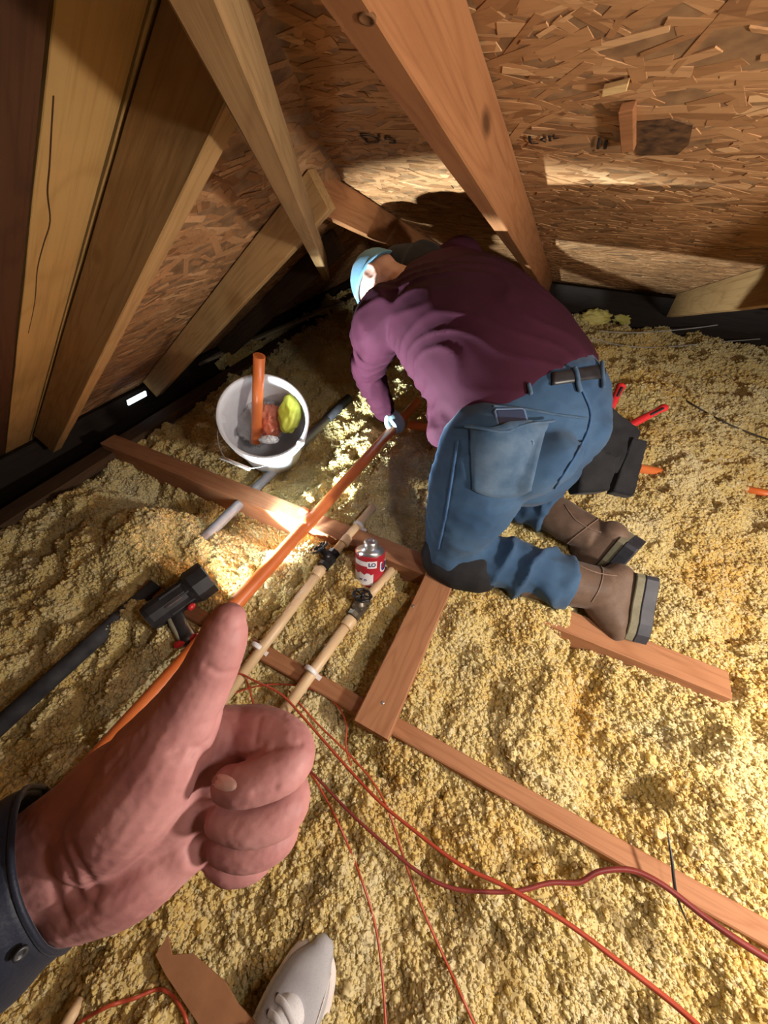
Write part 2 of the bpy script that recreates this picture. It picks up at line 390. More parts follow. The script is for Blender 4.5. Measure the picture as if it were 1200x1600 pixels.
for lo, hi, k in plank_y:
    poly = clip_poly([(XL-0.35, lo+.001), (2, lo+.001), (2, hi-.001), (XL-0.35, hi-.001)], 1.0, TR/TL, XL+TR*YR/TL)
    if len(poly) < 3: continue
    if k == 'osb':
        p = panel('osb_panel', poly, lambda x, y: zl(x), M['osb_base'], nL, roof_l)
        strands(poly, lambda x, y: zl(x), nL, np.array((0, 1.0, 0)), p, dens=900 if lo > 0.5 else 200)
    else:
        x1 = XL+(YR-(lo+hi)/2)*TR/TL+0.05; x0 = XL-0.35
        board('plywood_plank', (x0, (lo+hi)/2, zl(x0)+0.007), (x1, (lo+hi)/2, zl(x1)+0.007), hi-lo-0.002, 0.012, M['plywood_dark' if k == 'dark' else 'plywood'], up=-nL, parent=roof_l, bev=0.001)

# ------------------------------------------------------------------ rafters
RD = 0.094; RH = RD/2                                # depth square to the slope
def rafter_l(y, x0, x1, m, label, depth=RD, name='rafter'):
    off = depth/2+0.004
    p0 = np.array((x0, y, zl(x0)))+nL*off; p1 = np.array((x1, y, zl(x1)))+nL*off
    return board(name, p0, p1, 0.038, depth, m, up=-nL, label=label, cat='rafter', bev=0.002)
def rafter_r(x, y0, y1, m, label, depth=0.12, name='rafter', w=0.038):
    off = depth/2+0.004
    p0 = np.array((x, y0, zr(y0)))+nR*off; p1 = np.array((x, y1, zr(y1)))+nR*off
    return board(name, p0, p1, w, depth, m, up=-nR, label=label, cat='rafter', bev=0.002)
rafter_l(0.495, -1.92, -0.475, M['pine'], 'dark brown rafter with a bright lower edge, on the left slope beside the plywood planks')
rafter_l(1.055, -1.95, -0.73, M['pine'], 'rafter on the left slope behind the bucket, second back from the plywood planks')
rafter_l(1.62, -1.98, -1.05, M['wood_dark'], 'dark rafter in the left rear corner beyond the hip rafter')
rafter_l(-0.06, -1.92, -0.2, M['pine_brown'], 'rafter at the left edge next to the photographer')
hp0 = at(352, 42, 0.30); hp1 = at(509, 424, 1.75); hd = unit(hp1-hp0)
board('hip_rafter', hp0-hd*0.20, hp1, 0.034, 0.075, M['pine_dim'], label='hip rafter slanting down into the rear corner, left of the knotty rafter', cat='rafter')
RAFT_E = rafter_r(-0.236, 3.26, 0.02, M['pine_red'], 'reddish rafter with a knot, running down the right slope to behind the worker', depth=0.105)
rafter_r(-0.80, 3.26, 0.95, M['pine_red'], 'short orange-brown jack rafter with a metal plate, behind the cap of the worker', depth=0.10)
rafter_r(0.60, 3.26, 0.20, M['pine'], 'rafter at the right edge ending above the eave wires', depth=0.135)
rafter_r(1.25, 3.26, 0.2, M['pine'], 'rafter beyond the right edge of the photo, nearest the work lamp')

# ------------------------------------------------------------------ ceiling boards under the insulation, joists
fl = MB(); box(fl, (0.2, 1.4, -0.19), ((3.2, 0, 0), (0, 3.2, 0), (0, 0, 0.006)))
tag(fl.build('floor', M['drywall']), kind='structure')
JT = 0.03                                            # top of the joists
board('joist', (-0.98, 0.19, JT-0.07), (0.95, 0.19, JT-0.07), 0.040, 0.14, M['joist'], label='joist showing as a pinkish strip in the wool at lower right, under the red wires', cat='joist')
board('joist', (-1.72, 0.642, JT-0.05), (0.66, 0.642, JT-0.05), 0.075, 0.14, M['joist'], label='doubled joist crossing in front of the bucket and under the worker', cat='joist')
FLAT = board('flat_board', (-0.108, 0.150, JT+0.020), (-0.105, 0.74, JT+0.020), 0.090, 0.038, M['joist'], label='flat two by four under the knee of the worker', cat='board')

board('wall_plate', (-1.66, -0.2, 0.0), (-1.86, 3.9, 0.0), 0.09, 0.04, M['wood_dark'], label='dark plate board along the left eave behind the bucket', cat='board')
board('lath', Z(300, 572, 0.02), Z(535, 472, 0.06), 0.04, 0.018, M['wood_grey'], label='pale grey lath lying in the dark left rear corner', cat='board')

# ------------------------------------------------------------------ loose insulation
def gauss(x, y, cx, cy, sx, sy=None): sy = sy or sx; return math.exp(-((x-cx)/sx)**2-((y-cy)/sy)**2)
MND = Z(235, 830, 0.05)
def hgt(x, y):
    h = 0.012
    h += 0.10*gauss(x, y, MND[0], MND[1], 0.20, 0.15)                      # heap left of the torch
    h += 0.045*gauss(x, y, -0.45, 1.05, 0.25, 0.2)
    h -= 0.16*gauss(x, y, -1.25, 0.51, 0.30, 0.09)                         # hollow before the doubled joist
    h += 0.022*gauss(x, y, -0.66, 0.42, 0.08, 0.12)
    h -= 0.07*gauss(x, y, -0.9, 0.95, 0.22, 0.22)                          # the bucket stands in a hollow
    h += 0.05*gauss(x, y, 0.9, 2.2, 0.9, 0.9)
    h -= 0.05*gauss(x, y, 0.36, 0.36, 0.09, 0.06)
    h -= 0.05*gauss(x, y, 0.52, 0.47, 0.16, 0.035)
    h -= 0.04*gauss(x, y, 0.06, 0.42, 0.07, 0.02)
    h -= 0.06*gauss(x, y, -0.20, 0.30, 0.05, 0.22)
    h -= 0.09*gauss(x, y, -0.08, 0.10, 0.09, 0.04)
    h -= 0.06*gauss(x, y, -1.75, 0.6, 0.14, 1.2)
    h -= 0.05*max(0.0, min(1.0, (y-3.3)/0.5))
    if -0.06 < x < 0.30: h += 0.03*math.exp(-((y-0.642)/0.11)**2)*1.5
    h -= 0.035*gauss(x, y, -0.09, -0.28, 0.07, 0.14)
    n = fbm((x, y, 0.3), 2.6, 4)*0.036+fbm((x+9, y, 1.7), 9, 4)*0.042
    r = 1-abs(noise.noise(Vector((x*16, y*16, 4.0)))); n += (r-0.75)*0.030+fbm((x, y+5, 2), 38, 3)*0.010
    h += n
    hol = noise.noise(Vector((x*4.3+20, y*4.3, 9.0)))+0.5*noise.noise(Vector((x*11, y*11+7, 2.0)))
    if hol > 0.42: h -= min(0.055, (hol-0.42)*0.22)
    cl = noise.noise(Vector((x*7+3, y*7, 5.0)))
    if cl > 0.25: h += (cl-0.25)*0.07
    # keep the timber and pipes clear
    def keep(d, half, lim, soft=0.035):
        nonlocal h
        if d < half+soft:
            k = 1 if d < half else 1-(d-half)/soft
            h = min(h, h*(1-k)+lim*k) if h > lim else h
    if -0.005 < x < 0.95: keep(abs(y-0.19), 0.022, JT-0.016+0.010*noise.noise(Vector((x*9, 3, 0))))
    if -1.55 < x < -0.62 and y < 0.62: keep(abs(y-0.56), 0.04, -0.055+0.03*noise.noise(Vector((x*8, y*8, 3))), 0.05)
    if -0.45 < x < -0.22 or -0.95 < x < -0.62: keep(abs(y-0.19), 0.022, JT-0.02)
    if -1.72 < x < -0.18: keep(abs(y-0.642), 0.040, JT-0.022+0.045*max(0, noise.noise(Vector((x*8, y*9, 0)))), 0.05)
    if 0.27 < x < 0.70: keep(abs(y-0.642), 0.045, JT-0.018)
    if 0.12 < y < 0.8: keep(abs(x+0.106), 0.048, JT+0.006)
    if -0.25 < y < 0.9: keep(abs(x+0.45), 0.02, 0.030)
    if -0.25 < y < 0.62: keep(abs(x+0.285), 0.02, 0.028)
    if -0.3 < y < 1.6: keep(abs(x+0.565), 0.03, 0.045)
    if 0.4 < y < 1.3: keep(abs(x+0.9), 0.025, 0.02)
    keep(abs(x+0.05)+max(0, abs(y-0.85)-0.25), 0.1, 0.05, 0.1)
    keep(sqrt((x-0.2)**2*0.35+(y-0.80)**2), 0.16, 0.062, 0.1)
    return h
def terrain(x0, x1, y0, y1, step):
    nx = int((x1-x0)/step)+1; ny = int((y1-y0)/step)+1
    xs = np.linspace(x0, x1, nx); ys = np.linspace(y0, y1, ny); vs_ = np.empty((nx*ny, 3)); k = 0
    for y in ys:
        for x in xs:
            vs_[k] = (x, y, hgt(x, y)); k += 1
    i = np.arange(nx-1)[None, :]+np.arange(ny-1)[:, None]*nx
    fs = np.stack([i, i+1, i+1+nx, i+nx], -1).reshape(-1, 4)
    me = bpy.data.meshes.new('loose_insulation'); me.from_pydata(vs_.tolist(), [], fs.tolist())
    me.polygons.foreach_set('use_smooth', [True]*len(me.polygons)); me.update(); return me
def scatter(o, layers):
    """crumbs of wool strewn over the surface; layers = (per square metre, seed, smallest, largest radius)"""
    g = bpy.data.node_groups.new('wool_crumbs', 'GeometryNodeTree')
    g.interface.new_socket('Geometry', in_out='INPUT', socket_type='NodeSocketGeometry')
    g.interface.new_socket('Geometry', in_out='OUTPUT', socket_type='NodeSocketGeometry')
    nn = g.nodes.new; L = g.links.new
    gi = nn('NodeGroupInput'); go = nn('NodeGroupOutput'); j2 = nn('GeometryNodeJoinGeometry'); L(gi.outputs[0], j2.inputs[0])
    def rnd(a, b, seed):
        r = nn('FunctionNodeRandomValue'); r.data_type = 'FLOAT'; r.inputs[2].default_value = a; r.inputs[3].default_value = b; r.inputs['Seed'].default_value = seed; return r.outputs[1]
    jn = nn('GeometryNodeJoinGeometry')
    for k in range(8):
        ic = nn('GeometryNodeMeshIcoSphere'); ic.inputs['Radius'].default_value = 1.0; ic.inputs['Subdivisions'].default_value = 3
        sp = nn('GeometryNodeSetPosition'); ps = nn('GeometryNodeInputPosition')
        ad = nn('ShaderNodeVectorMath'); ad.operation = 'ADD'; ad.inputs[1].default_value = (k*3.7+1, k*1.3, k*5.1); L(ps.outputs[0], ad.inputs[0])
        nz = nn('ShaderNodeTexNoise'); nz.inputs['Scale'].default_value = 1.2; nz.inputs['Detail'].default_value = 3.0; nz.inputs['Roughness'].default_value = 0.66; L(ad.outputs[0], nz.inputs['Vector'])
        sb = nn('ShaderNodeVectorMath'); sb.operation = 'SUBTRACT'; sb.inputs[1].default_value = (0.5, 0.5, 0.5); L(nz.outputs['Color'], sb.inputs[0])
        sc = nn('ShaderNodeVectorMath'); sc.operation = 'SCALE'; sc.inputs['Scale'].default_value = 2.8; L(sb.outputs[0], sc.inputs[0])
        L(ic.outputs[0], sp.inputs[0]); L(sc.outputs[0], sp.inputs['Offset'])
        sm = nn('GeometryNodeSetMaterial'); sm.inputs['Material'].default_value = M['wool']; L(sp.outputs[0], sm.inputs[0])
        ss = nn('GeometryNodeSetShadeSmooth'); L(sm.outputs[0], ss.inputs[0])
        ti = nn('GeometryNodeGeometryToInstance'); L(ss.outputs[0], ti.inputs[0]); L(ti.outputs[0], jn.inputs[0])
    for dens, seed, rmin, rmax in layers:
        dp = nn('GeometryNodeDistributePointsOnFaces'); dp.inputs['Density'].default_value = dens; dp.inputs['Seed'].default_value = seed
        L(gi.outputs[0], dp.inputs[0])
        so = nn('ShaderNodeVectorMath'); so.operation = 'SCALE'; L(dp.outputs['Normal'], so.inputs[0]); L(rnd(-0.002, min(rmax*0.75, 0.006), seed+17), so.inputs['Scale'])
        pp = nn('GeometryNodeSetPosition'); L(dp.outputs[0], pp.inputs[0]); L(so.outputs[0], pp.inputs['Offset'])
        ip = nn('GeometryNodeInstanceOnPoints'); L(pp.outputs[0], ip.inputs[0]); L(jn.outputs[0], ip.inputs['Instance']); ip.inputs['Pick Instance'].default_value = True
        rr = nn('FunctionNodeRandomValue'); rr.data_type = 'FLOAT_VECTOR'; rr.inputs[0].default_value = (0, 0, 0); rr.inputs[1].default_value = (6.28, 6.28, 6.28); rr.inputs['Seed'].default_value = seed+2
        L(rr.outputs[0], ip.inputs['Rotation'])
        pw = nn('ShaderNodeMath'); pw.operation = 'POWER'; pw.inputs[1].default_value = 2.2; L(rnd(0.0, 1.0, seed+3), pw.inputs[0])
        mr = nn('ShaderNodeMapRange'); mr.inputs['To Min'].default_value = rmin; mr.inputs['To Max'].default_value = rmax; L(pw.outputs[0], mr.inputs['Value'])
        L(mr.outputs[0], ip.inputs['Scale'])
        st = nn('GeometryNodeStoreNamedAttribute'); st.domain = 'INSTANCE'; st.data_type = 'FLOAT'; st.inputs['Name'].default_value = 'tone'
        L(rnd(0.0, 1.0, seed+9), st.inputs['Value']); L(ip.outputs[0], st.inputs[0]); L(st.outputs[0], j2.inputs[0])
    L(j2.outputs[0], go.inputs[0])
    md = o.modifiers.new('wool_crumbs', 'NODES'); md.node_group = g
near = link('loose_insulation', terrain(-1.70, 1.5, -0.75, 1.5, 0.008), M['wool'])
tag(near, 'loose yellow blown-in insulation around the joists, pipes and worker', 'insulation', kind='stuff')
scatter(near, [(30000, 1, 0.0014, 0.0062), (420, 31, 0.005, 0.0115)])
far = link('loose_insulation', terrain(-1.93, 2.2, 1.5, 3.27, 0.02), M['wool'])
tag(far, 'loose yellow insulation stretching back to the far eave', 'insulation', kind='stuff')
scatter(far, [(9000, 2, 0.0025, 0.010)])

def under_r(px, py, drop):                           # point where a pixel's ray meets the plane this far under the right slope
    c0 = np.array((0, YR, 0))+nR*drop; q = ray(px, py); return _C+q*(np.dot(nR, c0-_C)/np.dot(nR, q))
kp = under_r(573, 30, 0.1095); mbk = MB()
lathe(mbk, [(0.0075, -0.002), (0.0075, 0.0006), (0.0055, 0.0008), (0.0050, 0.0002), (0.0010, 0.0002)], kp, nR, 18)
mbk.build('knot', M['pine_brown'], RAFT_E)

for pa, nm in (([(83, 150), (80, 200), (77, 260), (74, 300), (78, 345), (68, 380), (58, 420), (54, 470), (44, 520)], 'split'),):
    Pq = []
    for x, y in cr(pa, 4):
        q = ray(x, y); t = (TL*(_C[0]-XL)-_C[2])/(q[2]-TL*q[0]); Pq.append(_C+q*t-nL*0.0022)
    mbk = MB(); loft(mbk, Pq, [(0.0016, 0.0035)]*len(Pq), side=(0, 1, 0), seg=6); mbk.build(nm, M['plywood_dark'], roof_l)

for px_, py_ in ((645, 947), (598, 1098)):
    nh = MB(); lathe(nh, [(0.0042, -0.001), (0.0042, 0.0006), (0.0030, 0.0009)], Z(px_, py_, JT+0.0395), (0, 0, 1), 12); nh.build('nail_head', M['steel'], FLAT)

# ------------------------------------------------------------------ eave ends and blocking
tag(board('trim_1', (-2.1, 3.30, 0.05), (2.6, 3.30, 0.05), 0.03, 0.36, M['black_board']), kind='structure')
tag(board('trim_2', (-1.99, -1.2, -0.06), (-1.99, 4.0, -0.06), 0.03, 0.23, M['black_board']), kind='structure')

# ------------------------------------------------------------------ pipes
def pipe(name, pts, r, m, label, cat='pipe', seg=18, hollow=False):
    mb = MB(); loft(mb, pts, r, seg=seg, cap='flat'); o = mb.build(name, m)
    return tag(o, label, cat)
def sleeve_on(parent, name, p, d, r, L, m, kind=None):
    d = unit(d); mb = MB(); p = np.array(p, float)
    lathe(mb, [(r*0.93, -L/2), (r, -L/2+0.003), (r, L/2-0.003), (r*0.93, L/2)], p, d, seg=20)
    return mb.build(name, m, parent)
OP0, OP1 = Z(100, 1242, 0.072), Z(652, 628, 0.098)
od = OP1-OP0
op = thing('sprinkler_pipe', 'long orange plastic pipe running from behind the thumb to the hand of the worker', 'pipe', OP0)
MB_ = MB(); loft(MB_, [OP0-od*0.25, OP0, OP0+od*0.5, OP1], 0.0215, seg=20, cap='flat'); MB_.build('pipe_body', M['orange'], op)
tp = Z(481, 816, 0.083); sleeve_on(op, 'coupling', tp, od, 0.0265, 0.045, M['orange'])
t2 = MB(); s_ = np.array([-1, 0.0, 0.1]); lathe(t2, [(0.016, 0.0), (0.016, 0.055), (0.012, 0.057)], tp+unit(od)*0.035+np.array([0, 0, -0.004]), s_, seg=16); t2.build('tee_stub', M['orange'], op)
XP0, XP1 = np.array((-0.52, 1.315, 0.075)), Z(1076, 747, 0.035)
cp = pipe('cross_pipe', [XP0, (XP0*2+XP1)/3, XP1], 0.0195, M['orange'], 'orange plastic pipe passing under the worker and sinking into the wool on the right')
pipe('buried_pipe', [Z(1150, 762, 0.018), Z(1250, 782, 0.05)], 0.016, M['orange'], 'orange pipe end poking from the wool at the right edge of the photo')
gp = thing('conduit_pipe', 'grey pipe lying beside the bucket, its near half sleeved in black', 'pipe', Z(330, 832, 0.03))
g0, g1, g2, g3 = Z(-30, 1160, 0.035), Z(244, 914, 0.035), Z(322, 838, 0.02), Z(545, 622, 0.045)
mb = MB(); loft(mb, [g2-(g3-g2)*0.04, g2, (g2+g3)/2, g2+(g3-g2)*0.80], 0.019, seg=18, cap='flat'); mb.build('grey_section', M['grey_pipe'], gp)
mb = MB(); loft(mb, [g2+(g3-g2)*0.79, g3], 0.0225, seg=18, cap='flat'); mb.build('black_end', M['black_pipe'], gp)
mb = MB(); loft(mb, [g0, (g0+g1)/2, g1], 0.022, seg=18, cap='flat'); mb.build('black_sleeve', M['black_pipe'], gp)

def handwheel(parent, c, axis, r, m):
    ax = unit(axis); h = unit(np.cross(ax, (0.3, 1, 0.2))); w = np.cross(ax, h); mb = MB(); n = 40
    ring = [c+(h*cos(2*pi*i/n)+w*sin(2*pi*i/n))*(r*(1+0.07*cos(8*2*pi*i/n))) for i in range(n+1)]
    loft(mb, ring, r*0.17, side=ax, seg=8, cap=None)
    for k in range(5):
        a = 2*pi*k/5; loft(mb, [c, c+(h*cos(a)+w*sin(a))*r], r*0.12, seg=6)
    lathe(mb, [(r*0.28, -r*0.2), (r*0.28, r*0.15), (r*0.16, r*0.3)], c, ax, seg=12)
    return mb.build('handwheel', m, parent)
def valve_pipe(name, label, p0, p1, pv, wheel_c, body_m, wheel_m, clips, couplings, ends=True, r=0.0145):
    t = thing(name, label, 'pipe', pv); d = unit(p1-p0)
    m1 = MB(); loft(m1, [p0, (p0+pv)/2, pv-d*0.03], r, seg=16, cap='flat'); m1.build('pipe_section', M['tan'], t)
    m2 = MB(); loft(m2, [pv+d*0.03, (pv+p1)/2, p1], r, seg=16, cap='flat'); m2.build('pipe_section', M['tan'], t)
    for c in couplings: sleeve_on(t, 'coupling', c, d, r*1.28, 0.032, M['tan'])
    for c in clips:
        k = sleeve_on(t, 'pipe_clip', c, d, r*1.34, 0.012, M['white_plastic'])
        mm = MB(); box(mm, np.array(c)-np.array((0, 0, r*0.9))+np.cross(d, (0, 0, 1))*r*1.3, (d*0.006, np.cross(d, (0, 0, 1))*0.012, (0, 0, 0.002))); mm.build('clip_foot', M['white_plastic'], k)
    b = MB(); lathe(b, [(0.017, -0.036), (0.021, -0.034), (0.021, -0.020), (0.017, -0.017), (0.023, -0.008), (0.024, 0.006), (0.017, 0.017), (0.021, 0.020), (0.021, 0.034), (0.017, 0.036)], pv, d, seg=8, smooth=False)
    up = unit(wheel_c-pv); hgt_ = np.linalg.norm(wheel_c-pv)
    lathe(b, [(0.019, 0.0), (0.019, hgt_*0.45), (0.014, hgt_*0.5), (0.012, hgt_*0.8), (0.006, hgt_*0.85), (0.006, hgt_)], pv, up, seg=10)
    b.build('valve_body', body_m, t)
    handwheel(t, wheel_c, up, 0.0255, wheel_m)
    return t
V1 = Z(514, 874, 0.045); V2 = Z(561, 950, 0.040)
valve_pipe('water_pipe', 'tan pipe with a black handwheel valve, running beside the orange pipe up to the joist', Z(330, 1118, 0.045), Z(583, 792, 0.055), V1, Z(500, 855, 0.085), M['iron'], M['iron'], [Z(402, 1011, 0.048), Z(560, 821, 0.055)], [Z(497, 895, 0.045), Z(540, 845, 0.05)])
valve_pipe('water_pipe', 'short tan pipe with a bronze valve in front of the red can', Z(415, 1152, 0.040), Z(612, 890, 0.045), V2, Z(566, 930, 0.085), M['brass'], M['iron'], [Z(486, 1048, 0.042)], [Z(545, 973, 0.04)])

# ------------------------------------------------------------------ solvent can
def text_mesh(body, size, bold=False):
    c = bpy.data.curves.new('t', 'FONT'); c.body = body; c.size = size; c.align_x = 'CENTER'; c.align_y = 'CENTER'; c.extrude = 0.0004
    if bold: c.offset = size*0.03
    o = bpy.data.objects.new('t', c); COL.objects.link(o); bpy.context.view_layer.update()
    me = bpy.data.meshes.new_from_object(o.evaluated_get(bpy.context.evaluated_depsgraph_get())); bpy.data.objects.remove(o); return me
CB = Z(577, 906, 0.012); cr_, ch_ = 0.0475, 0.108
can = thing('solvent_can', 'red and white solvent can with a grey screw cap, standing between the two tan pipes', 'can', CB)
m_can = noisy('red can lacquer', (0.36, 0.018, 0.03), (0.46, 0.03, 0.045), 8, 0.32, 0.5, 0.03, 60)
m_lab = noisy('white can print', (0.68, 0.66, 0.68), (0.78, 0.76, 0.77), 8, 0.4, 0.5, 0)
m_blue = noisy('navy can print', (0.03, 0.035, 0.16), (0.05, 0.05, 0.22), 8, 0.4, 0.5, 0)
CAX = unit(_U*0.93-_D*0.37+_R*0.05)
mb = MB(); lathe(mb, [(cr_*0.95, 0), (cr_*1.02, 0.002), (cr_, 0.005), (cr_, ch_-0.004), (cr_*1.02, ch_-0.001), (cr_*0.95, ch_)], CB, CAX, 40); mb.build('can_body', m_can, can)
mb = MB(); lathe(mb, [(cr_*0.95, ch_), (cr_*0.5, ch_+0.006), (0.020, ch_+0.010), (0.018, ch_+0.014)], CB, CAX, 32); mb.build('can_shoulder', M['steel'], can)
mb = MB(); lathe(mb, [(0.020, ch_+0.010), (0.0215, ch_+0.013), (0.0215, ch_+0.030), (0.019, ch_+0.033), (0.010, ch_+0.033), (0.009, ch_+0.030), (0.001, ch_+0.030)], CB, CAX, 24)
cap_o = mb.build('screw_cap', M['steel'], can)
def on_can(x, h, lift):                     # x = arc length from the side facing the lens
    e1 = unit((_C-CB)-CAX*((_C-CB)@CAX)); e2 = np.cross(CAX, e1); a = x/cr_
    return CB+CAX*h+(e1*cos(a)+e2*sin(a))*(cr_+lift)
def can_patch(name, x0, x1, h0, h1, m, lift=0.0006, wav=0.0):
    nx = 10; mb = MB(); vs_ = []
    for k in range(nx+1):
        x = x0+(x1-x0)*k/nx
        for h in (h0, h1+wav*sin(k*1.9)): vs_.append(on_can(x, h, lift))
    mb.add(vs_, [(2*k, 2*k+2, 2*k+3, 2*k+1) for k in range(nx)]); return mb.build(name, m, can)
can_patch('label_panel', -0.058, 0.012, 0.010, 0.050, m_lab, wav=0.004)
can_patch('label_panel', -0.056, -0.006, 0.076, 0.092, m_lab)
can_patch('label_panel', -0.008, 0.022, 0.070, 0.094, m_lab)
def can_text(body, x, h, size, m, lift=0.0012, bold=True):
    me = text_mesh(body, size, bold); c, _ = co_no(me)
    set_co(me, np.array([on_can(x+p[0], h+p[1], lift+p[2]) for p in c])); return link('label_lettering', me, m, can)
can_text('LO', 0.007, 0.082, 0.017, m_blue); can_text('U', 0.050, 0.066, 0.050, m_lab, 0.0008); can_text('U', 0.050, 0.067, 0.036, m_blue, 0.0014)
can_text('W  O', -0.020, 0.028, 0.010, m_blue)

# ------------------------------------------------------------------ bucket and what is in it
BA = unit((0.45, -0.42, 0.79)); BR = at(412, 650, 1.19); BL = 0.355; br = 0.143
bk = thing('bucket', 'white plastic bucket leaning toward the camera, wire handle hanging in front', 'bucket', BR-BA*BL)
mb = MB(); lathe(mb, [(0.118, 0.0), (0.122, 0.004), (0.138, BL-0.085), (0.147, BL-0.082), (0.147, BL-0.076), (0.1395, BL-0.072), (0.140, BL-0.05), (0.149, BL-0.047), (0.149, BL-0.041), (0.141, BL-0.036), (0.143, BL-0.012), (0.150, BL-0.008), (0.151, BL-0.001), (0.147, BL), (0.1395, BL-0.002), (0.137, BL-0.05), (0.115, 0.008), (0.002, 0.006)], BR-BA*BL, BA, 56)
mb.build('bucket_shell', M['bucket'], bk)
bh = thing_p = MB()
bpts = [at(347, 655, 1.20), at(340, 675, 1.155), at(342, 697, 1.115), at(352, 716, 1.085), at(372, 727, 1.07), at(398, 731, 1.07), at(430, 722, 1.09), at(455, 712, 1.12), at(470, 692, 1.16)]
bpc = cr(bpts, 5); loft(bh, bpc, 0.0016, seg=6); hd_o = bh.build('handle', M['steel'], bk)
g = MB(); loft(g, [at(346, 715, 1.087), at(390, 733, 1.066)], 0.0058, seg=12, cap='flat'); g.build('handle_grip', M['white_plastic'], hd_o)
for p in (bpts[0], bpts[-1]):
    e = MB(); lathe(e, [(0.014, -0.006), (0.014, 0.006), (0.008, 0.009)], p, unit(p-BR), 14); e.build('handle_lug', M['bucket'], bk)
def inb(px, py, t):                          # point inside the bucket at depth t below the rim
    q = ray(px, py); c0 = BR-BA*t; return _C+q*(np.dot(BA, c0-_C)/np.dot(BA, q))
mb = MB(); p0, p1 = inb(400, 690, 0.20), at(405, 556, 1.10)
loft(mb, [p0, (p0+p1)/2, p1], 0.0185, seg=20, cap=None)
k = len(mb.v)//3
loft(mb, [p1, (p0+p1)/2, p0], 0.0150, seg=20, cap=None)
n0 = 20
mb.f += [(40+i, 40+(i+1) % 20, 60+(i+1) % 20, 60+i) for i in range(20)]; mb.smooth += [False]*20
tag(mb.build('pipe_offcut', M['orange'], None), 'orange pipe offcut standing up out of the bucket', 'pipe')
def crumple(name, c, ax, m, label, cat, amp=0.35, sc=2.4, seed=0, thin=None):
    mb = MB(); ellipsoid(mb, (0, 0, 0), ((1, 0, 0), (0, 1, 0), (0, 0, 1)), 40, 26)
    A = [np.array(a, float) for a in ax]; out = []
    for v in mb.v:
        p = Vector(v); r = 1+amp*(1-2*abs(noise.noise(p*sc+Vector((seed, 0, 0)))))*0.6+amp*0.6*noise.noise(p*sc*2.3+Vector((0, seed, 0)))
        out.append(np.array(c)+A[0]*p.x*r+A[1]*p.y*r+A[2]*p.z*r)
    mb.v = [tuple(o) for o in out]; return tag(mb.build(name, m), label, cat)
M['lime'] = noisy('lime rubber', (0.52, 0.55, 0.05), (0.66, 0.68, 0.10), 9, 0.55, 0.4, 0.1, 120)
M['redbag'] = noisy('red wrapping', (0.55, 0.12, 0.06), (0.68, 0.22, 0.13), 12, 0.35, 0.5, 0.1, 90)
crumple('rubber_glove', inb(453, 646, 0.075), (_R*0.040+_U*0.012, _U*0.062, BA*0.028), M['lime'], 'lime green rubber glove stuffed in the bucket', 'glove', 0.25, 1.6, 3)
crumple('wrapper', inb(421, 658, 0.15), (_R*0.045, _U*0.055, BA*0.03), M['redbag'], 'orange-red crumpled wrapper in the bucket beside the pipe offcut', 'wrapper', 0.35, 2.0, 8)
mg, nt, b = mat('clear film', 0.18, 0.6); b.inputs['Base Color'].default_value = (0.75, 0.74, 0.76, 1); b.inputs['Alpha'].default_value = 0.35
M['film'] = mg
crumple('plastic_bag', inb(405, 655, 0.20), (_R*0.085, _U*0.085, BA*0.045), M['film'], 'clear plastic bag crumpled low in the bucket', 'bag', 0.4, 2.6, 5)
crumple('foam_cup', inb(420, 687, 0.05), (_R*0.030, _U*0.012, BA*0.012), M['bucket'], 'pale crumpled scrap against the front wall inside the bucket', 'scrap', 0.4, 2.6, 15)

# ------------------------------------------------------------------ flashlight
TT, TH = Z(232, 968, 0.085), Z(327, 900, 0.095); TA = unit(TH-TT); TLN = np.linalg.norm(TH-TT)
to = thing('flashlight', 'black cordless flashlight lying in the wool with its beam on the pipes', 'flashlight', TT)
mb = MB(); lathe(mb, [(0.026, -0.004), (0.038, 0.0), (0.041, 0.012), (0.041, TLN*0.60), (0.043, TLN*0.62), (0.047, TLN*0.68)], TT, TA, 12, smooth=False); mb.build('barrel', M['black'], to)
mb = MB(); lathe(mb, [(0.046, TLN*0.66), (0.053, TLN*0.72), (0.054, TLN-0.004), (0.051, TLN), (0.046, TLN-0.006), (0.020, TLN-0.030)], TT, TA, 10, smooth=False); mb.build('head', M['black'], to)
ml, nt, b = mat('lit lens', 0.2); b.inputs['Emission Color'].default_value = (0.85, 0.96, 1, 1); b.inputs['Emission Strength'].default_value = 130
mb = MB(); lathe(mb, [(0.001, TLN-0.014), (0.046, TLN-0.014), (0.046, TLN-0.012), (0.001, TLN-0.011)], TT, TA, 20); mb.build('lens', ml, to)
cdir = unit(_C-TT); sp_ = unit(np.cross(TA, cdir)); upn = unit(np.cross(sp_, TA)) if np.dot(np.cross(sp_, TA), cdir) > 0 else -unit(np.cross(sp_, TA))
mb = MB(); box(mb, TT+TA*TLN*0.42+upn*0.0405, (TA*0.020, np.cross(TA, upn)*0.0035, upn*0.0012), 0.0005); mb.build('badge', noisy('pink badge', (0.6, 0.30, 0.30), (0.7, 0.4, 0.4), 9, 0.4, 0.5, 0), to)
for k in (-1, 0, 1):
    mb = MB(); box(mb, TT+TA*(TLN*0.5)+unit(upn+np.cross(TA, upn)*k*0.9)*0.0415, (TA*TLN*0.22, np.cross(TA, upn)*0.003, upn*0.002), 0.001); mb.build('rib', M['black'], to)
h0, h1 = Z(268, 950, 0.075), Z(293, 998, 0.055); hdv = unit(h1-h0); hs = unit(np.cross(hdv, (0, 0, 1)))
mb = MB(); loft(mb, [h0, (h0+h1)/2, h1], [(0.026, 0.020), (0.020, 0.018), (0.024, 0.022)], side=hs, seg=14); mb.build('handle', M['black'], to)
